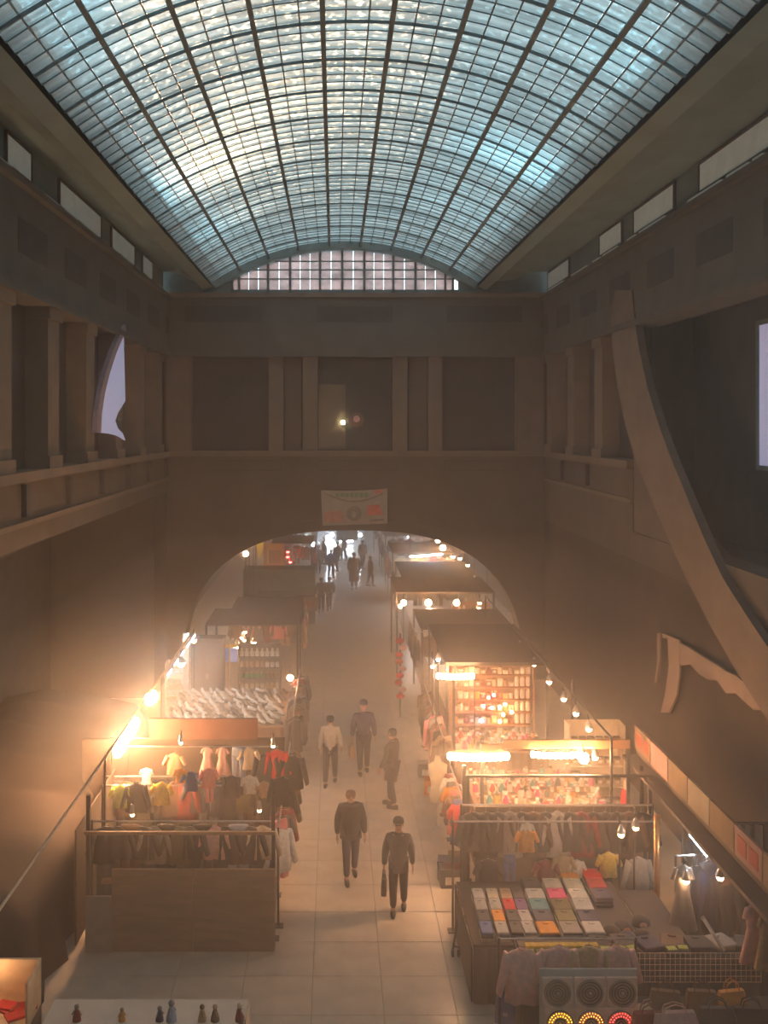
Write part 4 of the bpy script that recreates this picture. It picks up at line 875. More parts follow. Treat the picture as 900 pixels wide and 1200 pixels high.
# ---- RIGHT STALL A: folded shirts
XA, XB = X_(553, 15.9), X_(757, 15.9)
table('shirt_table', 'wide dark-skirted table of folded shirts at lower right', XA, XB, 15.75, 17.95, .93, mat('dark_cloth', (.05, .04, .04)), C('charcoal'))
stacks = [  # px centre at the front, colours from front row to back row
    (571, ['blue', 'charcoal', 'pale grey', 'pale grey']), (589, ['pale grey', 'orange', 'pale grey', 'cream']), (606, ['charcoal', 'charcoal', 'bright red', 'tan']), (621, ['pale grey', 'pale grey', 'purple', 'charcoal']),
    (643, ['orange', 'navy', 'teal', 'pale grey', 'charcoal']), (670, ['grey', 'olive', 'olive', 'magenta', 'cream']), (697, ['pale grey', 'navy', 'pale grey', 'pale grey', 'cream', 'orange']), (727, ['', '', '', 'navy', 'red', 'bright red'])]
nm = ['aisle-end', 'second', 'third', 'fourth', 'fifth', 'sixth', 'seventh', 'eighth']
rows = ['front', 'second', 'third', 'fourth', 'fifth', 'back']
for i, (px, cs) in enumerate(stacks):
    wide = 1.0 if i > 3 else .62
    for j, c in enumerate(cs):
        y = 16.0+j*.385; x = X_(px, 15.9)+(j*.012); zb = .935
        for q in range(3 if c else 0):
            cc = c if q == 2 else random.choice(['charcoal', 'pale grey', c, 'navy', 'cream'])
            shirt_fold(cc, (x, y, zb), '%s folded shirt, %s of pile, %s row, %s column of shirt table' % (cc, ['bottom', 'middle', 'top'][q], rows[j], nm[i]), 'folded shirts on the lower right table', random.uniform(-.04, .04), (wide, 1, 1)); zb += .052
            if q == 2 and c in ('navy', 'olive', 'charcoal', 'purple') and i > 2:
                pass
# caps on the right end of the table
for i, (px, py, c, lg) in enumerate(((713, 1078, 'black', 'orange'), (726, 1072, 'black', 'orange'), (747, 1066, 'black', 'pale pink'), (712, 1092, 'black', 'tan'), (731, 1085, 'navy', 'tan'), (748, 1083, 'black', 'grey'))):
    Y = Y_(py, 1.15); put(('cap', c, lg), g_cap(c, lg), 'cap', '%s cap with %s badge, %s on the shirt table' % (c, lg, ['left of three', 'centre of three', 'right of three', 'low left', 'low centre', 'low right'][i]), 'cap', (X_(px, Y)+.03, Y-.1, .935), random.uniform(-.3, .3), 'badge caps on the shirt table', 1.6)
table('cap_table', 'narrow dark side table right of the badge caps', XB+.02, XB+.62, 15.4, 17.5, .985, mat('dark_cloth', (1, 1, 1)), C('charcoal'))
# hanging clothes behind the shirt table
stA = canopy('folded shirt stall frame of dark posts', X_(545, 18.6), 5.75, 18.5, 19.1, 2.6, None)
MB().box(X_(545, 18.6), 5.75, 18.5, 18.56, 2.56, 2.6).build('cross_bar', BLACK, stA)
MB().box(2.62, 5.72, 19.02, 19.06, .03, 1.84).build('added_back_sheet', mat('dark_backdrop', (1, 1, 1)), stA)  # added dark sheet, covers the bright floor behind the jackets
dc = thing('added_dark_sheet', 'added black sheet darkening the gap behind the right edge garments', 'added sheet', (6.5, 17.25, T))  # black sheet added to keep the gap behind the garments dark
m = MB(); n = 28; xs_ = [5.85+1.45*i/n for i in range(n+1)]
m.rings([[(x, 17.25+.05*math.sin(i*1.9), z) for i, x in enumerate(xs_)]+[(x, 17.28+.05*math.sin(i*1.9), z) for i, x in list(enumerate(xs_))[::-1]] for z in (.021, 2.2)]); m.build('added_sheet_cloth', mat('dark_backdrop', (1, 1, 1)), dc)
MB().cyl((5.8, 17.26, 2.22), (7.35, 17.26, 2.22), .02, n=6).build('added_sheet_rod', BLACK, dc)
rail('rear rail of the folded shirt stall', 'rail', (X_(540, 18.4), 18.35), (5.7, 18.35), 2.12)
fill_rail('the rear rail of the folded shirt stall', (X_(548, 18.4), 18.35), (5.6, 18.35), 2.10, ['jacket'], ['charcoal', 'black', 'charcoal', 'grey', 'black', 'brown', 'charcoal', 'pale grey', 'charcoal', 'dark red', 'black', 'charcoal', 'black', 'brown', 'black'], 'jackets on the rear rail', n=15)
for px, py, kd, c, sc, l in ((617, 968, 'shirt', 'orange', .65, 'orange shirt hung low in front of the dark jackets'), (618, 962, 'shirt', 'white', .4, 'small white top above the orange shirt'), (713, 995, 'shirt', 'yellow', .7, 'yellow shirt hung at the right of the folded shirts'), (597, 1000, 'trousers', 'blue', .6, 'blue trousers hanging behind the folded shirts'), (640, 1003, 'shirt', 'dark red', .8, 'dark red shirt hanging behind the folded shirts'),
                            (660, 998, 'shirt', 'tan', .7, 'tan shirt right of the dark red shirt'), (676, 1005, 'shirt', 'white', .5, 'small white shirt behind the orange folded pile'), (748, 1000, 'jacket', 'pale grey', .85, 'pale grey jacket hanging by the copper-coloured post'), (756, 1030, 'trousers', 'grey', .7, 'grey trousers hanging beneath the pale grey jacket'), (572, 1002, 'shirt', 'charcoal', .8, 'charcoal shirt with pale mark at the aisle end')):
    Y = 17.98; hang(kd, c, (X_(px, Y), Y, Z_(py, Y)), l, None, sc=sc)
rail('low front rail behind the folded shirt piles', 'rail', (XA-.05, 18.02), (5.65, 18.02), 1.95)
pp = thing('copper_post', 'copper-coloured post standing right of the folded shirts', 'post', (X_(770, 17.4), 17.4, T))  # orange is the post's own copper paint
MB().cyl((X_(770, 17.4), 17.4, .021), (X_(770, 17.4), 17.4, 2.3), .05, n=12).build('shaft', mat('copper_paint', (.65, .28, .08), .3, .1, metal=.6), pp, smooth=True)
MB().cyl((X_(770, 17.4), 17.4, .021), (X_(770, 17.4), 17.4, .08), .12, n=14).build('base_plate', BLACK, pp)
# right end of stall A: long garments, lamps, tube
rail('rail of long garments at the right edge under the sign', 'rail', (X_(792, 16.6), 16.6), (XS-.05, 16.6), 1.95)
fill_rail('the rail at the right edge', (X_(812, 16.6), 16.55), (5.8+.6, 16.55), 1.95, ['jacket', 'jacket', 'trousers'], ['black', 'charcoal', 'black', 'navy', 'black', 'brown'], 'dark garments at the right edge', n=6, sc=(1, 1, 1.5))
hang('dress', 'grey', (X_(800, 16.3), 16.3, 2.0), 'long grey garment hanging left of the dark jackets at right', None, sc=(.8, .8, 1.15))
hang('dress', 'pale pink', (5.70, 13.92, 2.47), 'long pink dress hanging from the sign board at the right edge', None, .3, sc=(.75, .8, .88))
hang('dress', 'tan', (5.74, 13.62, 2.47), 'tan dress right of the pink one at the right edge', None, .3, sc=(.6, .7, .8))
tube_light('slanted fluorescent tube under the sign board at right', (X_(809, 17.0), 17.0, Z_(978, 17.0)), (X_(831, 16.0), 16.0, Z_(1005, 16.0)), 26)
for px, py, Y, es, l in ((728, 975, 17.6, 30, 'left clip lamp over the folded shirts'), (745, 967, 17.8, 25, 'right clip lamp over the folded shirts'), (804, 1029, 16.2, 25, 'clip lamp over the long grey garment'), (844, 1025, 16.0, 55, 'brightest clip lamp at the right edge under the sign')):
    spot(l, (X_(px, Y), Y, Z_(py, Y)), es, .055, pole=True)
# ---- lower right corner: wire grid, packs, light panels, bags
tC = table('corner_table', 'cluttered table behind the wire grid at lower right', X_(606, 15.2), 6.3, 14.75, 15.35, 1.25, mat('dark_cloth', (1, 1, 1)), C('charcoal'))
gr = thing('wire_grid', 'pinkish wire mesh grid panel at lower right', 'wire grid', (X_(775, 14.6), 14.6, 1.0))
m = MB(); x0, x1 = X_(655, 14.6), X_(892, 14.6)
for k in range(41): x = x0+(x1-x0)*k/40; m.box(x-.004, x+.004, 14.596, 14.604, .98, 1.40)
m.build('upright_wires', mat('pinkish_wire', (.95, .66, .52), .5), gr)
m = MB()
for k in range(6): m.box(x0, x1, 14.590, 14.596, .98+.083*k, .988+.083*k)
m.build('cross_wires', mat('pinkish_wire', (1, 1, 1)), gr)
for a in (x0, x1): MB().box(a-.015, a+.015, 14.61, 14.64, .021, 1.42).build('grid_post', BLACK, gr)
for i in range(7):
    shirt_fold(['black', 'charcoal', 'navy', 'brown', 'black', 'grey', 'charcoal'][i], (3.9+i*.36, 15.06+.05*(i % 2), 1.252), '%s folded garment on the corner table, %s from the lime packets' % (['black', 'charcoal', 'navy', 'brown', 'black', 'grey', 'charcoal'][i], ORD[i] if i else 'first'), 'folded garments on the corner table', .3*(i % 3-1), (1.1, 1, 1.6))
for i in range(9):
    x = X_(600+8.5*i, 15.3); put(('pk', 'lime'), g_box('lime', 'yellow', .13, .1, .12), 'lime_pack', 'lime green packet in the row above the wire grid', 'packet', (X_(618, 15.1)+i*.115, 14.9, 1.252), .1, 'lime packets in a row')
for i, (px, py) in enumerate(((703, 1110), (718, 1103), (721, 1114), (734, 1110), (779, 1109), (793, 1107))):
    put(('glove',), lambda r: (MB().rings([[(x*.07*s, y*.09*s, z) for x, y in ((-1, -.9), (.9, -1), (1, .8), (-.8, 1))] for s, z in ((1, 0), (1.05, .03), (.9, .06))]).build('glove_bundle', C('black'), r, local=True), MB().box(-.05, .05, -.05, .03, .061, .068).build('label', C('lime'), r, local=True)), 'glove_pack', '%s black glove pack with pale label' % ['leftmost', 'rear', 'front', 'fourth from left', 'large fifth', 'rightmost'][i], 'glove pack', (X_(px, 15.15), 14.86+.03*(i % 2)*1, 1.252), random.uniform(-.3, .3), 'glove packs above the wire grid', 1.35)
ft = thing('white_tube', 'white tube leaning over the wire grid at right', 'tube', (X_(838, 14.9), 14.9, 1.26))
MB().cyl((X_(826, 15.1), 15.15, 1.62), (X_(852, 14.75), 14.85, 1.29), .028, n=8).build('tube_body', WHITEP, ft, smooth=True)
MB().cyl((X_(826, 15.1), 15.15, 1.62), (X_(824.5, 15.1), 15.17, 1.645), .032, n=8).build('end_cap', STEEL, ft)
bd = thing('light_panel_stand', 'pale easel board holding the six round light panels', 'board', (X_(690, 13.95), 13.95, T))
MB().box(X_(633, 13.9), X_(747, 13.9), 13.93, 13.96, .55, 1.52).build('board', WHITEP, bd)
for a in (640, 740): MB().box(X_(a, 13.9)-.02, X_(a, 13.9)+.02, 13.97, 14.01, .021, 1.5).build('leg', BLACK, bd)
def lightpanel(litc, es):
    def fn(r):
        MB().box(-.205, .205, -.02, .02, -.205, .205).build('panel', mat('pale_pink_card', (.85, .66, .56), .7), r, local=True)
        def torus(R0, rr, mt, nm):
            rs = [[((R0+rr*math.cos(b))*math.cos(a), -.028+rr*math.sin(b), (R0+rr*math.cos(b))*math.sin(a)) for b in [2*PI*i/6 for i in range(6)]] for a in [2*PI*k/24 for k in range(25)]]
            MB().rings(rs, False).build(nm, mt, r, local=True, smooth=True)
        MB().rings([[(.185*math.cos(t), y, .185*math.sin(t)) for t in [2*PI*i/24 for i in range(24)]] for y in (-.021, -.026)]).build('disc', mat('dark_disc', (.10, .09, .08), .5), r, local=True)
        for q, R0 in enumerate((.17, .13, .09, .05)): torus(R0, .010, mat('disc_ring', (.34, .29, .24), .4), 'ring')
        MB().ball((0, -.03, 0), .025, n=8, m=4).build('hub', STEEL, r, local=True)
        if litc:
            e = emitter('led_%d_%d' % (litc[1]*100, es), litc, es)
            for R0, n in ((.155, 26), (.115, 20)):
                m = MB()
                for k in range(n): a = 2*PI*k/n; m.ball((R0*math.cos(a), -.042, R0*math.sin(a)), .008, n=5, m=3)
                o = m.build('led_ring', e, r, local=True); o['kind'] = 'stuff'
    return fn
for i, px in enumerate((653, 691, 729)):
    put(('lp', 0), lightpanel(None, 0), 'round_light_panel', '%s unlit round light panel in the upper row' % ['left', 'middle', 'right'][i], 'light panel', (X_(px, 13.88), 13.88, Z_(1163, 13.88)), 0, 'unlit round light panels')
for i, px in enumerate((656, 692, 727)):
    c = ((1, .42, .03), (1, .30, .05), (1, .06, .05))[i]
    put(('lp', i+1), lightpanel(c, 3.2), 'round_light_panel', '%s round light panel glowing in the lower row' % ['left yellow', 'middle amber', 'right red'][i], 'light panel', (X_(px, 13.86), 13.86, Z_(1199, 13.86)), 0)
rail('low rail of pink tops at lower right', 'rail', (X_(585, 14.35), 14.35), (X_(745, 14.35), 14.35), 1.72)
for i in range(4): hang('jacket', 'pale pink' if i != 2 else 'tan', (X_((612, 655, 690, 722)[i], 14.3), 14.3-.0, 1.71), '%s pink top on the low rail behind the light panels' % ['large left', 'second', 'brownish third', 'right-hand'][i], None, random.uniform(-.1, .1), sc=(1, 1, 1.1 if i == 0 else .8))
tD = table('bag_table', 'front table of bags at the lower right corner', X_(750, 13.9), 6.2, 13.2, 14.3, .95, mat('dark_cloth', (1, 1, 1)), C('brown'))
for i, (px, py, c, w, h) in enumerate(((762, 1150, 'cream', .3, .12), (790, 1175, 'pale pink', .5, .2), (857, 1160, 'orange', .32, .26), (822, 1160, 'brown', .34, .26), (780, 1150, 'brown', .34, .24), (880, 1178, 'black', .4, .24), (840, 1182, 'charcoal', .4, .24), (760, 1182, 'dark red', .34, .2))):
    Y = 13.75 if py < 1170 else 13.4; put(('bag', c, w), g_bag(c, w*1.25, h*1.45, .18), 'handbag', '%s handbag on the corner table, %s' % (c, ['small one at the left back', 'wide one at the front', 'boxy one at the back right', 'between the orange and cream ones', 'beside the light panels', 'shiny one at the right front', 'shiny one left of the black one', 'low one at the left front'][i]), 'bag', (X_(px, Y), Y, .955), random.uniform(-.2, .2))
# person-like shelf foot, stock beneath the shirt table
for i, (px, py, c) in enumerate(((600, 1120, 'blue'), (625, 1112, 'dark red'), (622, 1128, 'brown'))):
    Y = 15.3; put(('bag', c, .31), g_bag(c, .31, .36, .2), 'sack', '%s cloth sack on the floor before the shirt table' % c, 'sack', (X_(px, Y)-.1, Y-.1*i, T), random.uniform(-.3, .3))
tr = thing('hand_truck', 'dark folding trolley leaning at the aisle corner of the shirt table', 'trolley', (X_(535, 17.6), 17.6, T))
MB().tube([(X_(530, 17.2), 17.2, .05), (X_(543, 18.2), 18.0, 1.0)], .018).tube([(X_(537, 17.2), 17.1, .05), (X_(549, 18.2), 17.9, 1.0)], .018).build('frame', BLACK, tr)
for k in range(4): 
    t = .1+.27*k; a = Vector((X_(530, 17.2), 17.2, .05)).lerp(Vector((X_(543, 18.2), 18.0, 1.0)), t); b = Vector((X_(537, 17.2), 17.1, .05)).lerp(Vector((X_(549, 18.2), 17.9, 1.0)), t); MB().cyl(a, b, .012, n=5).build('rung', BLACK, tr)
for a in (530, 537): MB().cyl((X_(a, 17.2)-.02, 17.15, .08), (X_(a, 17.2)+.02, 17.15, .08), .06, n=10).build('wheel', BLACK, tr)

# ---- RIGHT STALL B: bulbs and small goods
OB = mat('orange_board', (.36, .18, .08), .6, .2, 4)
sB = canopy('orange-beamed right stall frame hung with bulbs', 2.75, 5.6, 19.35, 24.0, 2.98, None)
MB().box(X_(590, 19.3), X_(738, 19.3), 19.26, 19.33, 2.84, 3.0).build('front_beam', OB, sB); MB().box(2.75, X_(589, 19.3), 19.26, 19.33, 2.80, 2.92).build('front_beam', OB, sB)
festoon('brightest string of bulbs under the orange beam, left half', ((X_(524, 19.35), 19.275, 2.80), (X_(596, 19.35), 19.275, 2.80)), 11, 100, .062)
festoon('string of bulbs under the orange beam, right half', ((X_(618, 19.5), 19.2, 2.86), (X_(682, 19.5), 19.2, 2.86)), 10, 80, .052)
spot('blazing globe lamp at the right end of the beam bulbs', (X_(684, 19.1), 19.1, Z_(886, 19.1)), 220, .10)
spot('clip lamp just right of the blazing globe lamp', (X_(697, 19.3), 19.3, Z_(885, 19.3)), 45, .06)
table('goods_table', 'wide counter of glinting small goods under the beam bulbs', 2.85, 5.55, 20.0, 22.9, 1.22, WOOD, C('brown'))
random.seed(21)
goods = [('white', 'cream'), ('pale pink', 'white'), ('orange', 'cream'), ('red', 'white'), ('tan', 'brown'), ('magenta', 'white'), ('teal', 'cream'), ('charcoal', 'grey')]
MET = mat('shiny_tin', (.75, .62, .48), .25, .1, metal=.8)
for j in range(8):
    for i in range(15):
        x = 2.98+i*.178+random.uniform(-.02, .02); y = 20.2+j*.34; a, b = goods[(i*3+j*5+random.randrange(3)) % 8]; kd = (i+j*2+random.randrange(2)) % 3
        if kd == 0: put(('gj', a), g_jar(C(a), MET, .045, .14), 'jar', '%s tin-lidded jar on the beam-lit counter' % a, 'jar', (x, y, 1.222), 0, '%s jars on the beam-lit counter' % a, random.uniform(.8, 1.4))
        elif kd == 1: put(('gbx', a), g_box(a, b, .14, .12, .09), 'goods_box', '%s small box with %s lid on the beam-lit counter' % (a, b), 'box', (x, y, 1.222), random.uniform(-.4, .4), '%s small boxes on the beam-lit counter' % a, random.uniform(.7, 1.1))
        else: put(('gd', a), g_doll(a, b), 'figurine', '%s figurine on the beam-lit counter' % a, 'figurine', (x, y, 1.222), 0, '%s figurines on the beam-lit counter' % a, random.uniform(.8, 1.2))
fill_rail('the white-topped front rail above the dark jackets', (2.9, 19.5), (5.5, 19.5), 1.62, ['shirt'], ['white', 'pale pink', 'white', 'cream', 'pale grey', 'pale pink', 'white', 'tan', 'cream', 'white', 'pink', 'white'], 'pale tops on the counter-front rail', n=12, sc=.5)
rail('counter-front rail of pale tops under the bulbs', 'rail', (2.85, 19.5), (5.55, 19.5), 1.63)
put(('bag', 'red', .9), lambda r: (MB().rings([ell(0, 0, 0, .09, .09, 12), ell(0, 0, .03, .1, .1, 12), ell(0, 0, .62, .1, .1, 12), ell(0, 0, .66, .06, .06, 12)]).build('roll_body', C('red'), r, local=True, smooth=True), MB().rings([ell(0, 0, .66, .03, .03, 8), ell(0, 0, .74, .03, .03, 8)]).build('core', C('cream'), r, local=True)), 'cloth_roll', 'upright roll of red cloth at the right end of the counter', 'cloth roll', (X_(733, 20.6), 20.6, T), 0, None, (1, 1, 2.4))
pb = thing('pale_bust', 'pale bust on a stand at the aisle corner of the orange-beamed stall', 'mannequin', (X_(513, 22.6), 22.6, T)); g_torso('cream')(pb); pb.scale = (1.2, 1.2, 1.45)
rail('aisle-side rail of mixed goods beside the orange-beamed stall', 'rail', (2.5, 19.8), (2.5, 22.0), 1.6); rail('aisle-side rail farther along the orange-beamed stall', 'rail', (2.5, 23.4), (2.5, 28.4), 1.75)
fill_rail('the near right aisle rail', (2.48, 19.9), (2.48, 21.9), 1.6, ['shirt', 'dress'], ['red', 'blue', 'brown', 'pink', 'orange', 'charcoal', 'white', 'dark red'], 'mixed clothes on the near right aisle rail', rz=-PI/2+.7, n=8, start='from the near end', sc=1.0)
fill_rail('the far right aisle rail', (2.48, 23.5), (2.48, 28.3), 1.75, ['jacket', 'shirt', 'trousers'], ['brown', 'tan', 'charcoal', 'dark red', 'brown', 'grey', 'pink', 'charcoal', 'brown', 'black', 'charcoal', 'brown', 'olive', 'black'], 'mixed clothes on the far right aisle rail', rz=PI/2-.7, n=14, start='from the near end', sc=1.15)
for i, (px, py, c) in enumerate(((520, 1020, 'navy'), (538, 1015, 'brown'), (515, 1030, 'charcoal'), (533, 1030, 'dark red'), (508, 925, 'orange'), (500, 905, 'grey'))):
    Y = Y_(py, .15); put(('crate', c), g_box(c, c, .42, .34, .36), 'goods_crate', '%s lidded crate standing at the right aisle edge' % c, 'crate', (max(2.25, X_(px, Y)), Y+i*.02, T), random.uniform(-.2, .2))
# ---- RIGHT STALL C: shelves with coloured lights
sC = canopy('dark-roofed right stall frame with lit shelves', 2.75, 5.3, 25.3, 30.2, 3.0, mat('roof_dark', (.06, .05, .05)), fascia=None)
festoon('short bright string of bulbs over the dark-roofed stall', ((X_(511, 25.0), 25.0, 2.92), (X_(556, 25.0), 25.0, 2.92)), 9, 100, .06, posts=True)
shelving('tall lit shelves crowded with jars and boxes', 3.0, 5.1, 26.2, 26.7, .95, 2.85, 6, OB)
random.seed(5)
sc_c = ['cream', 'tan', 'brown', 'orange', 'white', 'dark red', 'yellow', 'pale grey']
for k in range(6):
    for i in range(14):
        c = sc_c[(i*5+k*3+random.randrange(2)) % 8]; x = 3.1+i*.145; z = .952+k*.3167
        if i in (12, 13, 11) and k < 5: put(('tj', 'white'), g_jar(C('white'), C('cream'), .06, .26), 'tall_jar', 'tall white jar on the right half of the lit shelves', 'jar', (x, 26.4, z), 0, 'tall white jars on the lit shelves')
        elif (i+k) % 2: put(('gj', c), g_jar(C(c), MET, .045, .14), 'jar', '%s jar on the tall lit shelves' % c, 'jar', (x, 26.4, z), 0, '%s jars on the lit shelves' % c, random.uniform(1, 1.5))
        else: put(('gbx', c), g_box(c, 'cream', .14, .12, .09), 'goods_box', '%s box on the tall lit shelves' % c, 'box', (x, 26.4, z), 0, '%s boxes on the lit shelves' % c, (.9, .9, random.uniform(1, 2.2)))
for i, (px, py, c, es, l) in enumerate(((579, 815, REDL, 50, 'bright red lamp, highest on the lit shelves'), (567, 828, (1, .12, .1), 30, 'left red lamp in the lower row on the lit shelves'), (577, 830, (1, .1, .2), 25, 'pinkish red lamp in the lower row on the lit shelves'), (564, 845, (.3, .35, 1), 25, 'small blue lamp on the lit shelves'), (586, 829, (.2, 1, .5), 15, 'small green lamp on the lit shelves'), (592, 826, (1, .6, .2), 45, 'amber lamp right of the green lamp'), (590, 838, (1, .5, .15), 45, 'lower amber lamp on the lit shelves'), (573, 818, REDL, 35, 'small red lamp left of the highest red lamp'), (600, 835, (1, .55, .2), 35, 'right-hand amber lamp on the lit shelves'), (586, 846, (1, .6, .3), 30, 'lowest amber lamp on the lit shelves'))):
    put(('ml', i), lambda r, c=c, es=es, i=i: (MB().ball((0, 0, 0), .045, n=8).build('glass_globe', emitter('lantern_%d' % i, c, es), r, local=True, smooth=True), MB().cyl((0, 0, .04), (0, .02, .09), .02, n=6).build('socket', BLACK, r, local=True), MB().cyl((0, .02, .09), (0, .16, .09), .008, n=5).build('arm', BLACK, r, local=True)), 'coloured_lamp', l, 'lamp', (X_(px, 26.0), 26.04, Z_(py, 26.0)))
table('goods_table', 'counter before the lit shelves strewn with small goods', 2.85, 5.1, 24.6, 25.9, 1.1, WOOD, C('brown'))
for j in range(3):
    for i in range(13):
        a, b = goods[(i*5+j*3) % 8]; x = 2.98+i*.165; y = 24.8+j*.36
        put(('gd', a), g_doll(a, b), 'figurine', '%s figurine on the counter before the lit shelves' % a, 'figurine', (x, y, 1.102), 0, '%s figurines before the lit shelves' % a, random.uniform(.9, 1.4)) if (i+j) % 2 else put(('gj', a), g_jar(C(a), MET, .045, .14), 'jar', '%s jar on the counter before the lit shelves' % a, 'jar', (x, y, 1.102), 0, '%s jars before the lit shelves' % a, random.uniform(.9, 1.5))
for i, (px, py) in enumerate(((507, 779), (514, 772))): spot('small cold lamp %s at the aisle corner of the dark roof' % ('lower', 'upper')[i], (X_(px, 25.6), 25.6+.1*i, Z_(py, 25.6)), 22, .05, col=COOL, pole=True)
shelving('side rack of cream goods at the right of the lit shelves', 5.2, 6.4, 22.6, 23.1, .5, 2.3, 4, CREAM)
for k in range(4):
    for i in range(6): put(('gbx', 'tan'), g_box('tan', 'cream', .14, .12, .09), 'goods_box', 'tan box on the side rack right of the lit shelves', 'box', (5.33+i*.19, 22.8, .502+k*.45), 0, 'tan boxes on the side rack', (1, 1, 1.6))
# ---- RIGHT STALL D..: brown stalls up to the archway
clothes_stall('brown right stall before archway', 2.7, 5.6, 32.0, 35.4, 2.55, 'brown', ['brown', 'charcoal', 'brown', 'black', 'olive', 'charcoal', 'brown', 'grey', 'brown', 'charcoal'], 1, 11)
rd = thing('red_display_stand', 'red and white garlanded stand at the aisle below the twin lamps', 'display stand', (X_(469, 34.0), 31.2, T))
MB().cyl((X_(469, 31.2), 31.2, .021), (X_(469, 31.2), 31.2, 2.6), .03, n=6).build('pole', BLACK, rd)
for k in range(9):
    t = MB(); z = .7+k*.21; t.ball((X_(469, 31.2)+.07*math.sin(k*2), 31.16, z), .13, .1, .09, 8, 5); t.build('garland_tuft', C(['bright red', 'pale pink', 'red'][k % 3]), rd, smooth=True)
for i, (px, py, r_) in enumerate(((473, 705, .1), (469, 709, .07), (502, 705, .12), (503, 714, .1), (535, 705, .11), (562, 705, .07), (561, 711, .06), (516, 737, .05), (553, 727, .05))):
    spot('%s warm lamp under the archway right side' % ['leftmost upper', 'leftmost lower', 'second upper', 'second lower', 'third upper', 'fourth upper', 'fourth lower', 'lowest', 'lone low right'][i], (X_(px, 36.2), 36.2, Z_(py, 36.2)), 60 if i < 5 else 25, r_)
shelving('shelves of orange-lit trinkets right under the archway', X_(531, 37.5), X_(572, 37.5), 37.3, 37.8, 1.1, 2.45, 4, OB)
for k in range(4):
    for i in range(8):
        a, b = goods[(i*3+k) % 8]; put(('gd', a), g_doll(a, b), 'figurine', '%s figurine on the orange-lit shelves under the archway' % a, 'figurine', (X_(531, 37.5)+.09+i*.155, 37.5, 1.102+k*.3375), 0, '%s figurines under the archway' % a, 1.1)
canopy('right stall frame under the archway holding the warm lamps', X_(464, 36.5), X_(580, 36.5), 36.5, 40.2, 2.95, mat('roof_brown', (.12, .085, .065)), posts=True, th=.05)
clothes_stall('black right stall inside archway', 2.8, 6.0, 42.2, 47.5, 2.6, 'dark', ['black', 'charcoal', 'brown', 'charcoal', 'black', 'brown', 'charcoal'], 1, 10)
tube_light('twin fluorescent tubes over the right stall inside the archway', (X_(480, 48.5), 48.5, Z_(652, 48.5)), (X_(519, 48.5), 48.5, Z_(649, 48.5)), 60, double=True, r=.045, col=(1, .97, .9))
clothes_stall('orange-lit right stall', 2.8, 6.4, 50.0, 54.5, 2.7, 'tan', ['tan', 'brown', 'orange', 'tan', 'red', 'brown'], 1, 8)
for i, (px, py, Y, es, r_) in enumerate(((513, 633, 52, 60, .1), (519, 641, 49.5, 90, .14), (531, 651, 47, 40, .09), (539, 653, 46, 40, .09), (548, 661, 43.5, 35, .08))):
    spot('%s of the warm lamps descending right of the twin tubes' % ['topmost', 'brightest', 'third', 'fourth', 'lowest'][i], (X_(px, Y), Y, Z_(py, Y)), es, r_)
clothes_stall('distant dark right stall', 2.8, 6.0, 57, 62, 2.8, 'dark', ['charcoal', 'brown', 'dark red', 'grey', 'black'], 1, 6)
clothes_stall('farthest right stall', 2.8, 6.0, 65, 74, 2.9, 'brown', ['charcoal', 'brown', 'black'], 1, 5)

# ---- LOWER LEFT: white trinket table and lit showcase
table('trinket_table', 'pale table of small trinkets at the lower left', X_(62, 14.2), X_(290, 14.2), 13.1, 14.27, .92, WHITEP, CREAM)
for i, (px, c, h, s) in enumerate(((90, 'dark red', 'grey', 1.0), (143, 'orange', 'tan', .8), (187, 'navy', 'grey', .9), (201, 'pale blue', 'grey', 1.25), (237, 'tan', 'brown', 1), (252, 'brown', 'tan', 1), (281, 'dark red', 'cream', 1.1), (283, 'navy', 'brown', .8))):
    Y = 13.75 if i != 7 else 13.5; put(('tr', i), g_doll(c, h), 'trinket', '%s doll-like trinket on the pale lower left table' % ['dark red', 'orange', 'navy', 'tall pale blue', 'tan', 'brown', 'large dark red', 'small navy'][i], 'trinket', (X_(px, Y), Y, .925), .4*i, None, s)
sh = thing('showcase', 'open lit showcase box at the lower left edge', 'showcase', (X_(15, 14.6), 14.4, T))
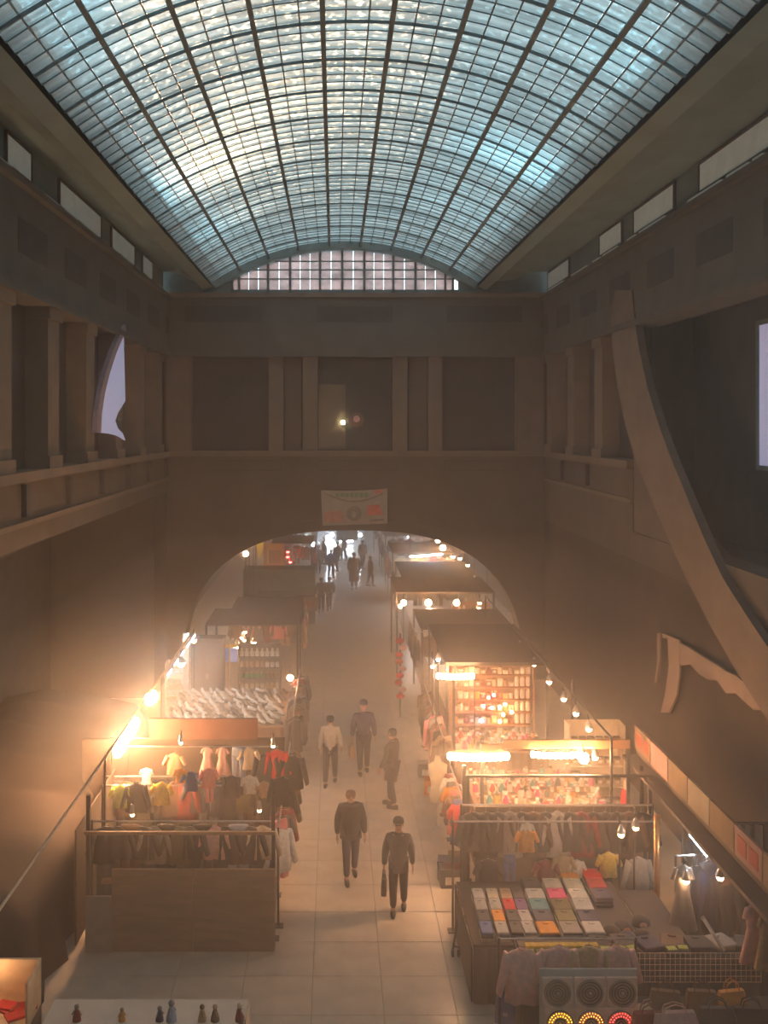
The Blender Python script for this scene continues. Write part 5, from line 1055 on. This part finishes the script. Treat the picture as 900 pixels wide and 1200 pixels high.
xa, xb = X_(-60, 14.4), X_(46, 14.4); YELB = mat('showcase_card', (.80, .62, .40), .6)
MB().box(xa, xb, 14.45, 14.5, .8, 1.38).build('back_panel', YELB, sh); MB().box(xb-.03, xb, 13.85, 14.45, .8, 1.36).build('side_panel', YELB, sh); MB().box(xa, xa+.03, 13.85, 14.45, .8, 1.36).build('side_panel', YELB, sh)
MB().box(xa, xb, 13.85, 14.5, .74, .80).build('floor_panel', YELB, sh); MB().box(xa, xb, 13.85, 14.5, .02, .735).build('plinth', mat('dark_cabinet', (1, 1, 1)), sh)
for i in range(5):
    b = put(('book', 0), lambda r: (MB().box(-.13, .13, -.1, .1, 0, .03).build('cover', C('red'), r, local=True), MB().box(-.125, .135, -.095, .095, .006, .024).build('pages', C('cream'), r, local=True)), 'red_book', '%s red book lying in the lit showcase' % ['lowest left', 'upper left', 'middle', 'right', 'front'][i], 'book', (X_((4, 6, 18, 30, 22)[i], 14.2), (14.25, 14.25, 14.25, 14.3, 14.05)[i], .80 if i != 1 else .832), .3*(i-2))
spot('lamp shining over the lit showcase at the left edge', (X_(3, 14.6), 14.2, Z_(1122, 14.4)+.02), 40, .05, hang_z=1.3)
# ---------------------------------------------------------------- haze
for nm_, den, z0_, z1_, y1_ in (('low_haze', HAZE[0], .03, 5.2, 93), ('upper_haze', HAZE[1], 5.201, 13.75, 93)):
    hz = bpy.data.materials.new(nm_); hz.use_nodes = True; nt = hz.node_tree; nt.nodes.clear()
    o_ = nt.nodes.new('ShaderNodeOutputMaterial'); vs_ = nt.nodes.new('ShaderNodeVolumeScatter')
    vs_.inputs['Color'].default_value = (.95, .93, .9, 1); vs_.inputs['Density'].default_value = den; vs_.inputs['Anisotropy'].default_value = .5
    nt.links.new(vs_.outputs[0], o_.inputs['Volume'])
    ho = MB().box(XL+.02, XR-.02, -2.9, y1_, z0_, z1_).build(nm_, hz); ho['kind'] = 'stuff'
    tag(ho, 'dense haze layer lying over the market stalls' if z0_ < 1 else 'thin haze filling the upper hall', 'haze')
